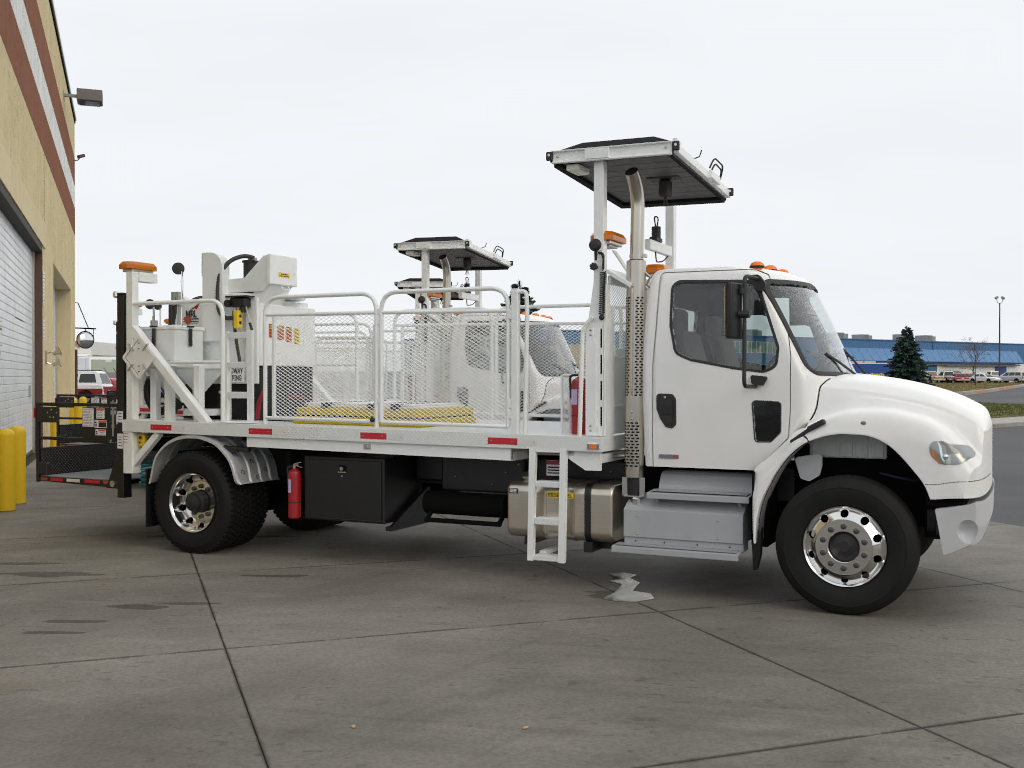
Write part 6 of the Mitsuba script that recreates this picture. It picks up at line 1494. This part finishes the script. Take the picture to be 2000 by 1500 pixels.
# --- trees
mat('bark', (.05, .04, .032), .9); mat('bark_pale', (.16, .13, .11), .9)
def needles(c):
    def fn(p, n, uv): return mi.Color3f(c) * (.55 + .9 * noise(p.x * 2.2, p.y * 2.2, p.z * 2.2))
    return proc(fn)
mat('spruce_needles', needles((.045, .080, .066)), .75, spec=.2); mat('spruce_tips', needles((.075, .12, .10)), .75, spec=.2)
def spruce(h, rad, seed, n=46):
    r = np.random.default_rng(seed); t = Thing()
    t.add('trunk', tube([(0, 0, -.4), (0, 0, h * .5), (0, 0, h * .98)], [h * .02, h * .012, h * .003], 8), 'bark')
    A_, B_, br = [], [], []
    for i in range(n):
        k = (i + .5) / n; z = h * (.03 + .95 * k)
        L0 = rad * (1 - k) ** .72 * (1.0 if k > .08 else .75) + .05 * rad
        for j in range(int(5 + 8 * (1 - k))):
            a = r.uniform(0, 6.283); L = L0 * r.uniform(.62, 1.14); dz = r.uniform(-.06, .04) * h * .5
            d = np.array([math.cos(a), math.sin(a), 0]); s = np.array([-d[1], d[0], 0])
            p0 = np.array([0, 0, z + dz]); m = max(4, int(L / (rad * .050)))
            tip = p0 + d * L + [0, 0, -L * r.uniform(.05, .32) + .10 * L * (k > .6)]
            br.append((p0, tip))
            for q in range(m):
                f = (q + r.uniform(.2, 1)) / m
                if f < .22: continue
                b0 = p0 + (tip - p0) * f + [0, 0, .10 * L * f * (1 - f)]
                for w in range(6):
                    sd = r.choice((-1, 1)); l = rad * r.uniform(.10, .19) * (1.15 - .5 * f)
                    v = d * r.uniform(.3, 1.) + s * sd * r.uniform(.3, 1.) + [0, 0, r.uniform(-.45, .25)]; v /= np.linalg.norm(v)
                    u = np.cross(v, r.normal(size=3)); u /= np.linalg.norm(u); wd_ = l * r.uniform(.16, .30)
                    (B_ if (f > .75 and r.random() < .5) else A_).append([b0 - u * wd_, b0 + v * l * .55 + u * wd_ * 1.2, b0 + v * l, ] ); A_.append([b0 + u * wd_, b0 + v * l * .9, b0 + v * l * .5 - u * wd_])
    for _ in range(40):
        z = h * r.uniform(.90, 1.02); a = r.uniform(0, 6.283); l = rad * .12
        b0 = np.array([0, 0, z]); v = np.array([math.cos(a) * .7, math.sin(a) * .7, r.uniform(.2, 1)]) * l; u = np.array([-math.sin(a), math.cos(a), 0]) * l * .12
        A_.append([b0 - u, b0 + u, b0 + v])
    def tm(q): q = np.array(q); return q.reshape(-1, 3), np.arange(len(q) * 3).reshape(-1, 3)
    C = t.add('crown', tm(A_), 'spruce_needles', False); t.add('crown/tips', tm(B_), 'spruce_tips', False)
    t.add('branch', cat(*[tube([a_, b_], [.02 * h / 6, .006], 3, False) for a_, b_ in br[::3]]), 'bark', False, kind='stuff')
    return t
spruce(6.75, 2.7, 4).place('spruce_tree', 'dark bluish spruce standing on the far verge behind the truck hood', 'tree', at(43.0, 115, 30))
spruce(7.75, 3.3, 9).place('spruce_tree', 'dark spruce top rising behind the gates of the front truck', 'tree', at(.50, 70, 0))
def bare(h, seed):
    r = np.random.default_rng(seed); t = Thing(); ms = [[], []]
    def grow(p, d, L, rd, lev):
        n = 4; pts = [p]; dd = d.copy()
        for _ in range(n):
            dd = dd + r.normal(0, .10, 3); dd /= np.linalg.norm(dd); pts.append(pts[-1] + dd * L / n)
        ms[0 if lev == 0 else 1].append(tube(pts, np.linspace(rd, rd * .5, n + 1), 5, False))
        if lev >= 4: return
        for k in range(7 if lev == 0 else 4):
            f = r.uniform(.35 if lev == 0 else .25, 1); i = min(n - 1, int(f * n)); q = np.array(pts[i]) + (np.array(pts[i + 1]) - pts[i]) * (f * n - i)
            e = dd * r.uniform(.5, 1) + r.normal(0, .55, 3) * [1, 1, .6] + [0, 0, .25]; e /= np.linalg.norm(e)
            grow(q, e, L * r.uniform(.42, .62), max(rd * .42, .012), lev + 1)
    grow(np.array([0, 0, -.2]), np.array([.03, 0, 1.]), h * .62, h * .013, 0)
    t.add('trunk', cat(*ms[0]), 'bark'); t.add('crown', cat(*ms[1]), 'bark_pale')
    for k in range(14): pass
    return t
bare(6.9, 12).place('bare_tree', 'thin bare tree on the dry verge left of the lamp post', 'tree', at(58.9, 134, 0))
# --- lamp post with two floodlights
t = Thing(); H = 13.4
t.add('base', lathe([(0, -.5), (.32, -.5), (.32, .75), (.30, .8), (0, .8)], 'z', 20), 'kerb_stone')
t.add('pole', tube([(0, 0, .8), (0, 0, H - .8)], [.13, .085], 10), 'brown_smooth')
t.add('bracket', tube(fillet([(-.55, 0, H - .15), (-.5, 0, H - .75), (0, 0, H - .95), (.5, 0, H - .75), (.55, 0, H - .15)], .35), .045, 8), 'unit_grey')
for s in (-1, 1):
    k = t.add('lamp', turn(move(box(-.28, .28, -.2, .2, -.16, .16, .05), (s * .62, 0, H)), s * 30, 'y', (s * .62, 0, H)), 'unit_grey', False)
t.place('lamp_post', 'tall lamp post with two floodlights beside the bare tree', 'street lamp', at(76.3, 165, 18))
t = Thing(); t.add('cabinet', box(-.35, .35, -.3, .3, 0, 1.6, .03), 'board_white', False); t.add('door', box(-.29, .29, -.315, -.301, .1, 1.5, .01), 'pale_wall', False)
t.place('utility_cabinet', 'white utility cabinet beside the foot of the lamp post', 'cabinet', at(76.9, 163, 18, 1.0))
